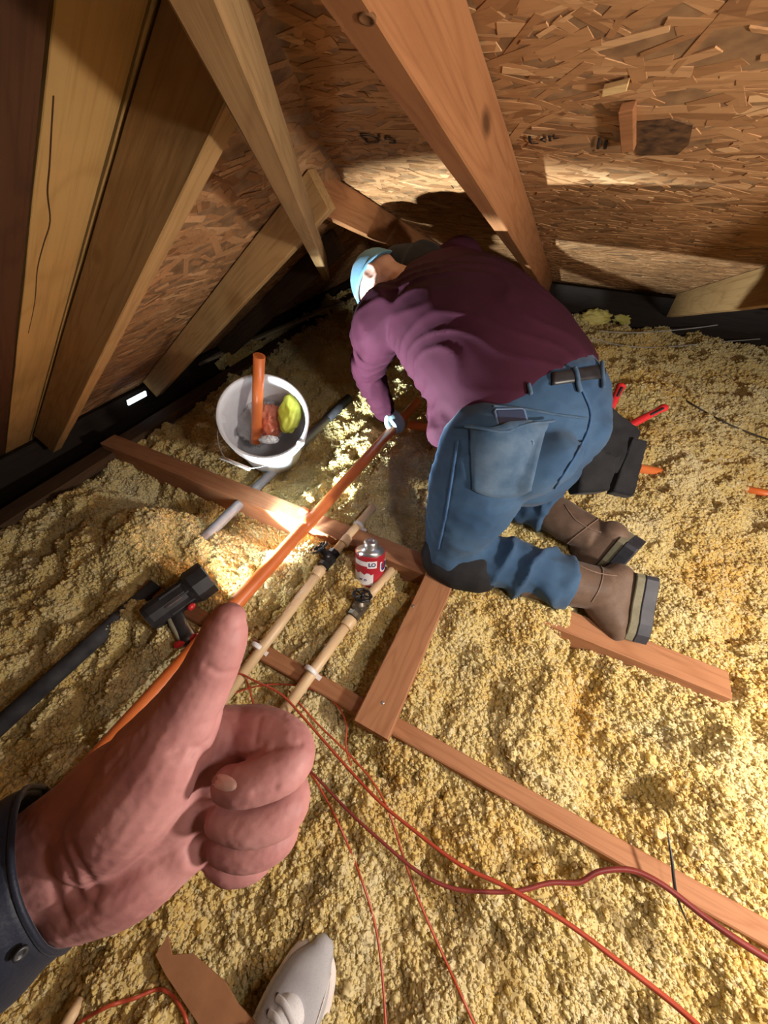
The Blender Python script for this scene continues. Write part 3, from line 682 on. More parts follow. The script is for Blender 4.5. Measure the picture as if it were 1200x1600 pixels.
mb = MB(); loft(mb, [h0+hs*0.012+np.array((0, 0, 0.012)), (h0+h1)/2+hs*0.016+np.array((0, 0, 0.014)), h1+hs*0.014+np.array((0, 0, 0.012))], 0.006, seg=8); mb.build('trigger_guard', noisy('olive plastic', (0.16, 0.15, 0.10), (0.24, 0.23, 0.17), 20, 0.4, 0.5, 0), to)
mb = MB(); loft(mb, [h1-hs*0.020+hdv*0.012+np.array((0, 0, .008)), h1+hs*0.026+hdv*0.006+np.array((0, 0, .010))], 0.0095, seg=10); mb.build('battery_foot', M['red_plastic'], to)
mb = MB(); ellipsoid(mb, Z(299, 948, 0.095), ((0.009, 0, 0), (0, 0.012, 0), (0, 0, 0.009)), 12, 8); mb.build('switch', M['red_plastic'], to)
TORCH = light('flashlight_beam', 'SPOT', tuple(TH+TA*0.012), 280.0, (0.80, 0.95, 1.0), target=tuple(TH+TA*1.0+np.array((0.0, 0.0, 0.15))), shadow_soft_size=0.02, spot_size=radians(70), spot_blend=0.35)

# ------------------------------------------------------------------ wires and cables
def wire(name, pts, r, m, label, cat='wire', lift=0.013, n=8):
    P = [Z(p[0], p[1], p[2]) if len(p) == 3 else Z(p[0], p[1], 0.02) for p in pts]
    P = cr(P, n)
    for i, p in enumerate(P):                        # lay it on the wool
        up_ = max(p[2], hgt(p[0], p[1])+lift); P[i] = _C+(p-_C)*((up_-EYE)/(p[2]-EYE))
    for _ in range(3): P[1:-1] = (P[:-2]+P[1:-1]*2+P[2:])/4; rr = r if np.isscalar(r) else list(np.interp(np.linspace(0, 1, len(P)), np.linspace(0, 1, len(r)), r))
    mb = MB(); loft(mb, P, rr, seg=8); return tag(mb.build(name, m), label, cat)
def W3(pts, z0, z1): return [(x, y, z0+(z1-z0)*(i/(len(pts)-1))**2.0) for i, (x, y) in enumerate(pts)]
wire('thermostat_wire', W3([(350, 1062), (372, 1052), (400, 1065), (440, 1085), (480, 1128), (530, 1185), (590, 1250), (650, 1300), (720, 1352), (790, 1385), (880, 1438), (970, 1505), (1060, 1575), (1140, 1650)], 0.06, 0.20), [0.0024, 0.003, 0.0042], M['red_wire'], 'red wire running from behind the thumb down to the bottom right of the photo', 'wire')
wire('power_cable', W3([(470, 1190), (495, 1215), (545, 1268), (600, 1318), (650, 1360), (700, 1386), (750, 1393), (810, 1392), (860, 1379), (905, 1379), (935, 1362), (985, 1359), (1035, 1382), (1100, 1432), (1160, 1474), (1260, 1535)], 0.05, 0.16), [0.0024, 0.0036, 0.0056], M['maroon_wire'], 'thick dark red cable snaking to the right edge across the pinkish joist', 'cable')
wire('thermostat_wire', [(480, 1200), (505, 1240), (535, 1300), (565, 1375), (585, 1440), (596, 1510), (604, 1620)], 0.0022, M['red_wire'], 'thin red wire hanging straight down to the right of the shoe')
wire('thermostat_wire', [(452, 1080), (495, 1130), (545, 1178), (585, 1225), (610, 1275), (632, 1345), (660, 1420), (700, 1510), (750, 1620)], 0.0022, M['red_wire'], 'second thin red wire to the right of the shoe, crossing the thick cable')
wire('thermostat_wire', [(345, 1092), (380, 1078), (415, 1070), (455, 1070), (495, 1080), (525, 1100), (541, 1130), (540, 1165), (548, 1195)], 0.0022, M['red_wire'], 'red wire looping above the curled fingers and bending down')
wire('thermostat_wire', [(376, 1045), (388, 1070), (396, 1100), (410, 1125)], 0.0022, M['red_wire'], 'short red wire dropping behind the curled index finger')
wire('thermostat_wire', [(120, 1600), (150, 1582), (175, 1570), (210, 1560), (250, 1545), (275, 1562), (290, 1590), (295, 1615)], 0.0026, M['red_wire'], 'red wire at the bottom left beside the brown cardboard')
wire('cable_tie', [(1043, 1300, 0.085), (1050, 1345, 0.080), (1056, 1395, 0.065), (1075, 1445, 0.04)], [0.0012, 0.0026, 0.0026, 0.001], M['black'], 'dark cable tie lying across the pinkish joist at lower right', 'cable tie')
wire('coax_cable', [(958, 548), (985, 566), (1020, 592), (1060, 618), (1110, 648), (1160, 672), (1240, 700)], 0.0032, M['black_wire'], 'black cable curving over the wool to the right of the red tool handles', 'cable', lift=0.008)
wire('house_cable', [(940, 518, 0.09), (985, 520, 0.09), (1030, 518, 0.09), (1090, 512, 0.10), (1150, 504, 0.12), (1260, 494, 0.14)], 0.0035, M['grey_wire'], 'upper pale cable strung along the far eave', 'cable')
wire('house_cable', [(925, 528, 0.05), (960, 538, 0.05), (1010, 543, 0.05), (1070, 540, 0.055), (1130, 534, 0.06), (1250, 525, 0.07)], 0.0032, M['grey_wire'], 'lower pale cable strung along the far eave', 'cable')

# ------------------------------------------------------------------ scraps
def scrap_slab(name, px, z, thick, m, label, cat, tilt=0.0):
    P = [Z(x, y, z+tilt*i) for i, (x, y) in enumerate(px)]; mb = MB(); k = len(P); c = sum(P)/k
    mb.add([p for p in P]+[p-np.array((0, 0, thick)) for p in P], [tuple(range(k)), tuple(range(k, 2*k))[::-1]]+[(i, k+i, k+(i+1) % k, (i+1) % k) for i in range(k)], False)
    return tag(mb.build(name, m), label, cat)
scrap_slab('cardboard_strip', [(262, 1462), (243, 1492), (258, 1522), (318, 1612), (420, 1690), (440, 1640), (372, 1570), (352, 1535), (300, 1490), (268, 1492)], 0.052, 0.004, M['cardboard'], 'torn strip of brown cardboard left of the grey shoe', 'cardboard')
mb = MB(); loft(mb, [Z(98, 1610, 0.05), Z(128, 1562, 0.035)], 0.009, seg=12, cap='flat'); tag(mb.build('wood_dowel', M['tan']), 'short tan stick at the bottom left corner below the sleeve', 'stick')
for (x0, y0, x1, y1, z, lab) in [(868, 478, 905, 484, 0.07, 'grey wood splinter lying by the foot of the knotty rafter'), (960, 489, 1020, 497, 0.08, 'grey wood splinter lying under the eave beside the yellow scrap'), (1060, 500, 1190, 512, 0.06, 'long grey wood splinter behind the eave cables')]:
    board('wood_splinter', Z(x0, y0, z), Z(x1, y1, z), 0.03, 0.012, M['wood_grey'], label=lab, cat='splinter')
crumple('batt_scrap', Z(930, 497, 0.06), ((0.09, 0.02, 0), (0, 0.06, 0), (0, 0, 0.05)), noisy('yellow batt', (0.62, 0.52, 0.14), (0.75, 0.66, 0.26), 12, 0.9, 0.1, 0.3, 90), 'crumpled lemon yellow batt scrap at the far eave', 'insulation', 0.4, 2.2, 4)
crumple('batt_scrap', Z(972, 497, 0.06), ((0.07, 0.0, 0), (0, 0.05, 0), (0, 0, 0.04)), noisy('olive batt', (0.45, 0.40, 0.10), (0.55, 0.5, 0.18), 12, 0.9, 0.1, 0.3, 90), 'darker yellow batt scrap at the far eave, right of the lemon one', 'insulation', 0.4, 2.2, 9)
mgap, nt, b = mat('daylight', 0.4); b.inputs['Base Color'].default_value = (0.8, 0.9, 1, 1); b.inputs['Emission Color'].default_value = (0.8, 0.92, 1, 1); b.inputs['Emission Strength'].default_value = 2.0
gq = _C+ray(214, 622)*((-1.90)/ray(214, 622)[0]); mb = MB(); box(mb, gq, ((0.006, 0, 0), (0, 0.055, 0), (0.008, 0, 0.016)), 0.003); tag(mb.build('eave_vent', mgap), 'small bright daylight slot in the left eave between the rafters', 'vent')

# marks and blemishes on the boards
def mark(px, strokes, parent, size, m=None, zf=zr, ex=np.array((1.0, 0, 0)), ey=None):
    """stencilled strokes printed on the right slope; strokes in letter units about the pixel px"""
    q = ray(*px); t = (TR*(YR-_C[1])-_C[2])/(q[2]+TR*q[1]); c = _C+q*t+nR*0.0038
    ey = unit((0, -1, TR)); mb = MB(); ez = nR
    for s in strokes:
        P = [c+ex*a*size+ey*b_*size for a, b_ in s]; loft(mb, cr(P, 4) if len(P) > 2 else P, [(0.0028, 0.0005)]*(len(cr(P, 4)) if len(P) > 2 else 2), side=np.cross(ez, unit(P[-1]-P[0]+1e-6)), seg=6)
    return mb.build('stencil_mark', m or M['ink'], parent)
mark((585, 214), [[(-1, -.8), (-.9, .8)], [(-.9, .8), (.1, .6), (.3, 0), (0, -.6), (-1, -.8)], [(.8, .9), (.7, .4)], [(1.7, .4), (1.2, .4), (1.2, 0), (1.7, -.2), (1.6, -.7), (1.1, -.7)]], PANEL_UP, 0.026)
mark((850, 214), [[(-1.2, .8), (-1.2, -.8), (-.5, -.8)], [(.2, .5), (-.2, 0), (.2, -.5)], [(.6, .9), (.6, -.3)], [(.9, .2), (1.4, .4)]], PANEL_UP, 0.020)
mark((955, 220), [[(-.8, 1), (-.8, -1)], [(-.3, .6), (-.3, -1)]], PANEL_UP, 0.024)
def deck_pt(px, py, lift=0.0):
    q = ray(px, py); t = (TR*(YR-_C[1])-_C[2])/(q[2]+TR*q[1]); return _C+q*t+nR*lift
def deck_patch(name, px, m, lift, thick, parent):
    P = [deck_pt(x, y, lift) for x, y in px]; k = len(P); mb = MB()
    mb.add(P+[p-nR*thick for p in P], [tuple(range(k)), tuple(range(k, 2*k))[::-1]]+[(i, (i+1) % k, k+(i+1) % k, k+i) for i in range(k)], False); return mb.build(name, m, parent)
deck_patch('smudge', [(992, 188), (1050, 182), (1084, 192), (1078, 222), (1060, 238), (1000, 240), (985, 225)], noisy('black smudge', (0.040, 0.020, 0.012), (0.15, 0.072, 0.030), 60, 0.7, 0.2, 0), 0.0032, 0.001, PANEL_UP)
mb = MB(); a, b2 = deck_pt(984, 148), deck_pt(986, 226); box(mb, (a+b2)/2+nR*0.008, (np.array((0.010, 0, 0.0015)), (b2-a)*0.44, nR*0.0055), 0.0015); mb.build('wood_chip', M['pine_red'], PANEL_UP)
mb = MB(); a, b2 = deck_pt(945, 132), deck_pt(985, 122); box(mb, (a+b2)/2+nR*0.006, ((b2-a)*0.5, unit((0, 1, -TR))*0.010, nR*0.003), 0.001); mb.build('raised_strand', M['pine_pale'], PANEL_UP)
# nail plate on the jack rafter by the corner
P = at(505, 273, 1.115); mb = MB(); box(mb, P, (np.array((0.0012, 0, 0)), (0, 0.012, 0.0), (0, -0.010, 0.034)), 0.0004); tag(mb.build('truss_plate', M['steel']), 'small steel plate nailed to the short jack rafter in the corner', 'plate')

# ------------------------------------------------------------------ the kneeling worker
M['skin'] = noisy('skin', (0.50, 0.27, 0.205), (0.62, 0.36, 0.285), 22, 0.48, 0.45, 0.12, 320, 0.0006)
def cloth(name, c1, c2, sc=7, rough=0.85, weave=900, bmp=0.25, sheen=0.08):
    m, nt, b = mat(name, rough, 0.2); co = coords(nt)
    n = N(nt, 'ShaderNodeTexNoise', Scale=sc, Detail=5, Roughness=0.6); nt.links.new(co, n.inputs[0])
    c = ramp(nt, n.outputs[0], [(0.33, c1), (0.67, c2)])
    w = N(nt, 'ShaderNodeTexNoise', Scale=weave, Detail=2); nt.links.new(co, w.inputs[0])
    c = mix(nt, c, tuple(x*0.6 for x in c1), ramp(nt, w.outputs[0], [(0.5, (0, 0, 0)), (0.8, (0.45,)*3)]))
    nt.links.new(c, b.inputs['Base Color']); b.inputs['Sheen Weight'].default_value = sheen
    bump(nt, b, w.outputs[0], bmp, 0.0008); return m
M['shirt'] = cloth('maroon jersey', (0.032, 0.0048, 0.013), (0.046, 0.0075, 0.020), 5, sheen=0.0)
M['denim'] = cloth('blue denim', (0.022, 0.055, 0.115), (0.050, 0.102, 0.182), 6, 0.9, 1300, 0.35)
M['denim_pale'] = cloth('faded denim', (0.036, 0.078, 0.142), (0.098, 0.150, 0.22), 14, 0.9, 1300, 0.35)
M['denim_dark'] = cloth('dark denim seam', (0.03, 0.075, 0.17), (0.06, 0.13, 0.25), 30, 0.9, 900, 0.3)
M['leather'] = cloth('brown boot leather', (0.085, 0.053, 0.037), (0.145, 0.093, 0.064), 12, 0.6, 300, 0.2)
M['leather_light'] = cloth('worn boot leather', (0.15, 0.095, 0.067), (0.22, 0.145, 0.105), 16, 0.65, 300, 0.2)
M['olive'] = cloth('olive midsole', (0.13, 0.12, 0.075), (0.18, 0.165, 0.11), 20, 0.7, 200, 0.1)
M['sole'] = noisy('dark rubber sole', (0.018, 0.019, 0.026), (0.04, 0.041, 0.052), 25, 0.6, 0.4, 0.2, 120)
M['glove'] = cloth('pale blue glove', (0.36, 0.52, 0.56), (0.50, 0.64, 0.66), 20, 0.7, 500, 0.25)
M['cap'] = cloth('light blue cap', (0.12, 0.28, 0.42), (0.20, 0.38, 0.52), 14, 0.85, 700, 0.3)
M['black_cloth'] = cloth('black cloth', (0.010, 0.010, 0.013), (0.022, 0.022, 0.026), 18, 0.85, 500, 0.3)
M['canvas'] = cloth('black canvas', (0.006, 0.006, 0.008), (0.015, 0.015, 0.017), 16, 0.75, 420, 0.3)

A3 = lambda *p: np.array(p, float)
person = thing('person', 'person kneeling in a maroon shirt, blue jeans and brown boots, gripping the orange pipe', 'person', (-0.02, 0.85, 0.03))
# joints
HIP_L, HIP_R = A3(-0.085, 0.80, 0.42), A3(0.02, 1.02, 0.43)
KNEE_L, KNEE_R = A3(-0.095, 0.675, 0.135), A3(-0.05, 1.06, 0.11)
ANK_L, ANK_R = A3(0.265, 0.730, 0.11), A3(0.225, 0.950, 0.12)
T = [A3(0.00, 0.95, 0.44), A3(-0.07, 1.02, 0.50), A3(-0.19, 1.09, 0.555), A3(-0.33, 1.185, 0.60), A3(-0.455, 1.265, 0.625), A3(-0.55, 1.315, 0.635)]
SIDE = [A3(0.36, 0.42, 0.10), A3(0.34, 0.42, 0.10), A3(0.30, 0.42, 0.10), A3(0.25, 0.40, 0.10), A3(0.22, 0.38, 0.11), A3(0.22, 0.38, 0.11)]
SH_L, SH_R = A3(-0.555, 1.105, 0.575), A3(-0.40, 1.445, 0.67)
EL_L, WR_L = A3(-0.675, 1.225, 0.335), A3(-0.612, 1.255, 0.150)
EL_R, WR_R = A3(-0.43, 1.44, 0.36), A3(-0.37, 1.29, 0.13)
HEADC = A3(-0.70, 1.335, 0.655)+_R*0.022-_U*0.035
UH = unit(-0.55*_R+0.75*_U+0.35*_D); FH = -0.55*_R-0.6*_U+0.45*_D; FH = unit(FH-UH*(FH@UH)); LH = np.cross(UH, FH)
def head_pt(l, f, u): return HEADC+LH*l+FH*f+UH*u

# body: one continuous surface under the clothes
mb = MB()
loft(mb, T, [(0.165, 0.11), (0.17, 0.11), (0.175, 0.11), (0.175, 0.105), (0.15, 0.09), (0.07, 0.065)], side=SIDE, seg=20)
loft(mb, cr([T[4], T[5], head_pt(0, -0.03, -0.08), head_pt(0, -0.02, 0.0)], 3), 0.062, seg=14)
for s, e, w in ((SH_L, EL_L, WR_L), (SH_R, EL_R, WR_R)):
    loft(mb, cr([T[4], s, (s+e)/2, e, (e+w)/2, w], 3), [0.07]*3+[0.052]*3+[0.045]*3+[0.04]*3+[0.036]*3+[0.028], seg=12)
    hd_ = unit(w-e); mb_h = w+hd_*0.05; ellipsoid(mb, mb_h, (hd_*0.06, unit(np.cross(hd_, (0, 0, 1)))*0.036, unit(np.cross(hd_, np.cross(hd_, (0, 0, 1))))*0.02), 12, 8)
for h, k, a in ((HIP_L, KNEE_L, ANK_L), (HIP_R, KNEE_R, ANK_R)):
    loft(mb, cr([h, (h+k)/2, k, (k+a)/2, a], 3), [0.085]*3+[0.07]*3+[0.055]*3+[0.05]*3+[0.035], seg=12)
ellipsoid(mb, HEADC, (LH*0.074, FH*0.092, UH*0.115), 22, 16)                    # skull
ellipsoid(mb, head_pt(0, 0.035, -0.055), (LH*0.056, FH*0.066, UH*0.072), 18, 12)  # jaw
loft(mb, [head_pt(0, 0.088, 0.025), head_pt(0, 0.108, -0.018), head_pt(0, 0.104, -0.03)], [0.009, 0.014, 0.012], seg=10)
for s in (-1, 1):
    ellipsoid(mb, head_pt(0.030*s, 0.085, 0.022), (LH*0.020, FH*0.012, UH*0.008), 10, 8)
    ellipsoid(mb, head_pt(0.018*s, 0.096, -0.055), (LH*0.020, FH*0.008, UH*0.007), 10, 8)
    ear = [head_pt(s*(0.079), -0.006+0.020*cos(a), -0.020+0.031*sin(a)) for a in np.linspace(0.3, 2*pi-0.3, 14)]
    loft(mb, ear, 0.0065, seg=8); ellipsoid(mb, head_pt(s*0.073, -0.002, -0.020), (LH*0.007, FH*0.016, UH*0.026), 10, 8)
    ellipsoid(mb, head_pt(s*0.081, 0.010, -0.023), (LH*0.005, FH*0.006, UH*0.010), 8, 6)
link('body', smooth_union(mb, 0.0055, 2, 0.4), M['skin'], person)

# shirt
def seg_param(p, a, b):
    d = b-a; t = np.clip((p-a)@d/(d@d), 0, 1); q = a+np.outer(t, d); return t, np.linalg.norm(p-q, axis=1)
def fold_field(me, segs, extra=None):
    """cloth folds: ridges wrapped round limb segments; segs = (a, b, reach, amp, wavelength, slant, seed, t0, t1)"""
    c, n = co_no(me); d = np.zeros(len(c))
    for a, b, reach, amp, wl, slant, seed, t0, t1 in segs:
        t, dist = seg_param(c, a, b); L = np.linalg.norm(b-a); ax = (b-a)/L
        h = unit(np.cross(ax, (0.31, 0.2, 0.93))); w = np.cross(ax, h); r = c-a; ang = np.arctan2(r@w, r@h)
        wt = np.clip((reach-dist)/0.03, 0, 1)*np.clip((t-t0)/0.12+1, 0, 1)*np.clip((t1-t)/0.12+1, 0, 1)
        idx = np.where(wt > 0)[0]
        for i in idx:
            q = Vector(c[i]); nz = noise.noise(q*7+Vector((seed, 0, 0)))*1.3+noise.noise(q*17+Vector((0, seed, 0)))*0.5
            ph = 2*pi*(t[i]*L/wl)+slant*ang[i]+nz*2.6
            ridge = (1-abs(sin(ph*0.5)))**1.5
            d[i] += wt[i]*amp*(ridge-0.38)*(0.65+0.6*noise.noise(q*11+Vector((seed, 3, 1))))
    if extra is not None: d += extra(c)
    c += n*d[:, None]; set_co(me, c); return me
mb = MB()
loft(mb, cr([A3(-0.005, 0.985, 0.475)]+T[1:5]+[A3(-0.515, 1.295, 0.632)], 3), [tuple(x) for x in cr([(0.212, 0.148), (0.228, 0.166), (0.236, 0.172), (0.226, 0.162), (0.185, 0.128), (0.105, 0.09)], 3)], side=cr(SIDE, 3), seg=28, cap='flat')
for s, e, w in ((SH_L, EL_L, WR_L), (SH_R, EL_R, WR_R)):
    loft(mb, cr([s*0.7+T[4]*0.3, s, (s+e)/2, e, (e+w)/2, w], 3), [0.098]*3+[0.090]*3+[0.074]*3+[0.064]*3+[0.056]*3+[0.046], seg=18)
belly = A3(-0.14, 0.97, 0.44)
ellipsoid(mb, belly, (unit(SIDE[1])*0.17, unit(T[2]-T[1])*0.17, A3(0.02, -0.02, 0.13)), 18, 12)
ellipsoid(mb, Z(690, 672, 0.40), (0.05*_R, 0.055*_U, 0.06*_D), 14, 10)
sh = smooth_union(mb, 0.009, 7, 0.5)
def shirt_extra(c):
    out = np.zeros(len(c)); ax = unit(T[3]-T[0]+A3(0.05, -0.22, 0))
    h = unit(np.cross(ax, (0, 0, 1)))
    for i, p in enumerate(c):
        q = Vector(p); u = p@h; k = p@ax
        nz = noise.noise(Vector((k*4, u*9, p[2]*5)))*2.2
        out[i] = 0.0055*(1-abs(sin(u*48+nz*2.0)))**2-0.0015+0.004*noise.noise(q*6)
    return out
fold_field(sh, [(SH_L, EL_L, 0.13, 0.007, 0.055, 1.0, 3, 0.2, 1.0), (EL_L, WR_L, 0.10, 0.008, 0.040, 0.8, 5, 0.0, 1.0), (A3(-0.23, 0.93, 0.42), A3(-0.48, 1.1, 0.5), 0.13, 0.012, 0.05, 0.5, 8, 0.0, 1.0)], shirt_extra)
shirt = link('shirt', sh, M['shirt'], person)
mb = MB(); loft(mb, cr([A3(-0.47, 1.33, 0.675), A3(-0.55, 1.38, 0.69), head_pt(-0.03, -0.080, 0.01)], 4), [(0.085, 0.062)]*5+[(0.070, 0.050)]*4, side=SIDE[4], seg=18)
link('collar', smooth_union(mb, 0.008, 3), M['black_cloth'], person)

# jeans
mb = MB()
loft(mb, cr([A3(0.030, 0.905, 0.34), A3(0.015, 0.925, 0.41), A3(-0.005, 0.975, 0.465), A3(-0.03, 1.0, 0.485)], 4), [tuple(x) for x in cr([(0.155, 0.12), (0.195, 0.145), (0.200, 0.147), (0.200, 0.142)], 4)], side=SIDE[0], seg=28, cap='round')
for h, k, a, bt, n1 in ((HIP_L, KNEE_L, ANK_L, A3(-0.01, 0.83, 0.385), 0.93), (HIP_R, KNEE_R, ANK_R, A3(0.050, 0.99, 0.385), 0.74)):
    ellipsoid(mb, bt, (unit(SIDE[0])*0.115, A3(0.11, -0.09, 0.03), A3(0.05, -0.03, 0.13)), 18, 12)
    loft(mb, cr([h, h*0.6+k*0.4, h*0.2+k*0.8, k], 4), [tuple(x) for x in cr([(0.13, 0.13), (0.125, 0.125), (0.105, 0.105), (0.088, 0.088)], 4)], seg=20)
    loft(mb, cr([k+A3(0, 0, -0.02), k*0.7+a*0.3, k*0.35+a*0.65, a*n1+k*(1-n1)], 4), [0.083]*4+[0.080]*4+[0.077]*4+[0.081], seg=20, cap='flat')
jm = smooth_union(mb, 0.008, 5, 0.5)
def jeans_extra(c): return np.array([0.006*noise.noise(Vector(p)*8)+0.0045*(1-abs(noise.noise(Vector((p[0]*14, p[1]*14, p[2]*26)))))**3 for p in c])
fold_field(jm, [(KNEE_L, ANK_L, 0.125, 0.034, 0.105, 1.0, 2, 0.12, 0.80), (KNEE_R, ANK_R, 0.125, 0.030, 0.10, -1.0, 4, 0.1, 0.62), (HIP_L*0.4+KNEE_L*0.6, KNEE_L, 0.14, 0.014, 0.11, 1.0, 6, 0.5, 1.0), (HIP_R*0.4+KNEE_R*0.6, KNEE_R, 0.14, 0.008, 0.08, 1.0, 6, 0.5, 1.0)], jeans_extra)
jeans = link('jeans', jm, M['denim'], person)
def bvh_of(me): return BVHTree.FromPolygons([v.co for v in me.vertices], [tuple(p.vertices) for p in me.polygons])
BV = bvh_of(jm)
def on_cloth(bv, px, py, lift):
    h = bv.ray_cast(V(_C), V(unit(ray(px, py))))
    if h[0] is None: h = bv.find_nearest(V(at(px, py, 0.95)))
    n = h[1] if h[1].dot(V(ray(px, py))) < 0 else -h[1]
    return np.array(h[0])+np.array(n)*lift
def cloth_patch(name, bv, quad, nu, nv, lift, m, parent, thick=0.003, bow=0.0, bulge=0.0):
    """patch sewn onto a garment: a grid laid over its surface with its own thickness"""
    q = [np.array(p, float) for p in quad]; top = []; 
    for j in range(nv+1):
        for i in range(nu+1):
            u, v = i/nu, j/nv; p = (q[0]*(1-u)+q[1]*u)*(1-v)+(q[3]*(1-u)+q[2]*u)*v; p[1] += bow*4*u*(1-u)*v
            top.append(on_cloth(bv, p[0], p[1], lift+bulge*sin(pi*u)*(1-v)))
    n = len(top); bot = []
    for j in range(nv+1):
        for i in range(nu+1): bot.append(top[j*(nu+1)+i]+unit(top[j*(nu+1)+i]-_C)*(lift+thick))
    w = nu+1; fs = []
    for j in range(nv):
        for i in range(nu): fs += [(j*w+i, j*w+i+1, (j+1)*w+i+1, (j+1)*w+i)]
    for i in range(nu): fs += [(i, n+i, n+i+1, i+1), (nv*w+i, nv*w+i+1, n+nv*w+i+1, n+nv*w+i)]
    for j in range(nv): fs += [(j*w, (j+1)*w, n+(j+1)*w, n+j*w), (j*w+nu, n+j*w+nu, n+(j+1)*w+nu, (j+1)*w+nu)]
    return MB().add(top+bot, fs).build(name, m, parent)
def seam(name, bv, pts, r, m, parent, lift=0.001):
    P = cr([tuple(p) for p in pts], 5); L = [on_cloth(bv, x, y, lift) for x, y in P]; mb = MB(); loft(mb, L, r, seg=6); return mb.build(name, m, parent)
cloth_patch('back_pocket', BV, [(736, 672), (856, 662), (830, 764), (738, 764)], 14, 12, 0.006, M['denim_pale'], jeans, bow=14, bulge=0.019)
seam('pocket_hem', BV, [(734, 672), (790, 676), (858, 661)], 0.0035, M['denim_pale'], jeans, 0.022)
seam('yoke_seam', BV, [(772, 636), (820, 640), (870, 648), (916, 654)], 0.0032, M['denim_pale'], jeans, 0.002)
seam('side_seam', BV, [(716, 690), (708, 740), (698, 800), (686, 856)], 0.0035, M['denim_dark'], jeans, 0.0025)
seam('seat_seam', BV, [(905, 600), (922, 650), (905, 700), (866, 762)], 0.003, M['denim_dark'], jeans, 0.0025)
for a, b2 in (((896, 580), (903, 611)), ((936, 570), (938, 606)), ((826, 604), (829, 616))):
    seam('belt_loop', BV, [a, ((a[0]+b2[0])/2, (a[1]+b2[1])/2), b2], 0.0055, M['denim_pale'], jeans, 0.008)
cloth_patch('belt', BV, [(862, 584), (944, 572), (942, 592), (860, 604)], 12, 3, 0.006, M['black'], person, 0.002)
mk = noisy('black knee pad', (0.008, 0.008, 0.010), (0.018, 0.018, 0.021), 20, 0.8, 0.3, 0.3, 150)
mb = MB(); loft(mb, [KNEE_L+A3(-0.012, 0.0, -0.028), KNEE_L+A3(0.03, 0.0, -0.034), KNEE_L+A3(0.085, 0.0, -0.028)], [(0.096, 0.086), (0.101, 0.088), (0.092, 0.078)], side=(0, 1, 0), seg=22)
link('knee_pad', smooth_union(mb, 0.006, 3), mk, person)

# boots: shaft along the shin, foot tipped down on its toes, sole facing backwards
def boot(ank, shin, name, turn):
    d = unit((shin[0], shin[1], 0)); s = A3(-d[1], d[0], 0); z = A3(0, 0, 1); rt = radians(turn); z, s = z*cos(rt)+s*sin(rt), s*cos(rt)-z*sin(rt)
    P = lambda a, b_, c: ank+d*a+s*b_+z*c
    mb = MB()
    loft(mb, [P(-0.16, 0, -0.01), P(-0.06, 0, -0.004), P(0.02, 0, 0.002), P(0.075, 0, 0.012)], [0.064, 0.067, 0.064, 0.054], seg=20, cap='flat')
    loft(mb, [P(0.105, 0, 0.050), P(0.100, 0, 0.025), P(0.085, 0, -0.015), P(0.09, 0, -0.05), P(0.105, 0, -0.08), P(0.115, 0, -0.10)], [(0.040, 0.046), (0.043, 0.058), (0.047, 0.066), (0.050, 0.060), (0.051, 0.044), (0.044, 0.032)], side=s, seg=20)
    me = smooth_union(mb, 0.006, 4)
    c, n = co_no(me)
    for i in range(len(c)):
        q = Vector(c[i]); c[i] += n[i]*(0.004*(1-abs(noise.noise(q*16)))*noise.noise(q*7)*2+0.0012*noise.noise(q*40))
    set_co(me, c)
    b_ = link('boot', me, M['leather'], person)
    prof = [(0.070, 0.032), (0.06, 0.039), (0.03, 0.041), (-0.02, 0.041), (-0.06, 0.046), (-0.09, 0.043), (-0.112, 0.032)]
    def slab(nm, x0, x1, grow, m, zc=None):
        mb = MB(); pr_ = [(h, w+grow) for h, w in prof]; k = len(pr_); vs_ = []
        for x in (x0, x0+0.002, x1-0.002, x1):
            g2 = -0.002 if x in (x0, x1) else 0
            ring = [P(x, w+g2, h) for h, w in pr_]+[P(x, -w-g2, h) for h, w in pr_[::-1]]; vs_ += ring
        r = 2*k; fs = [(i*r+j, i*r+(j+1) % r, (i+1)*r+(j+1) % r, (i+1)*r+j) for i in range(3) for j in range(r)]
        fs += [tuple(range(r))[::-1], tuple(3*r+j for j in range(r))]
        mb.add(vs_, fs, False); return mb.build(nm, m, b_)
    slab('midsole', 0.128, 0.150, 0.002, M['olive'])
    so = slab('sole', 0.149, 0.182, 0.005, M['sole'])
    bt = bvh_of(me)
    return b_, P
bl, PL = boot(ANK_L, ANK_L-KNEE_L, 'boot', 52); brr, PR_ = boot(ANK_R, A3(0.85, -0.42, 0), 'boot', 16)
for b_, PP in ((bl, PL), (brr, PR_)):
    bt = bvh_of(b_.data)
    def prj(p):
        h = bt.find_nearest(V(p)); return np.array(h[0])+np.array(h[1])*0.0015
    mb = MB(); loft(mb, [prj(PP(-0.05+0.13*i/10, -0.03-0.03*sin(i/10*3), 0.07-0.02*i/10)) for i in range(11)], 0.0018, seg=6); mb.build('stitching', M['leather_light'], b_)
    mb = MB(); loft(mb, [prj(PP(0.035+0.012*sin(a), 0.07*cos(a), 0.07*sin(a)+0.0)) for a in np.linspace(-0.6, pi+0.6, 24)], 0.0018, seg=6); mb.build('ankle_seam', M['leather_light'], b_)
    for sgn in (-1, 1):
        mb = MB(); loft(mb, [prj(PP(-0.125+0.02*abs(t), 0.02*sgn+0.008*t, 0.09)) for t in (-1, 0, 1)], 0.003, seg=6); mb.build('pull_tab', M['leather_light'], b_)

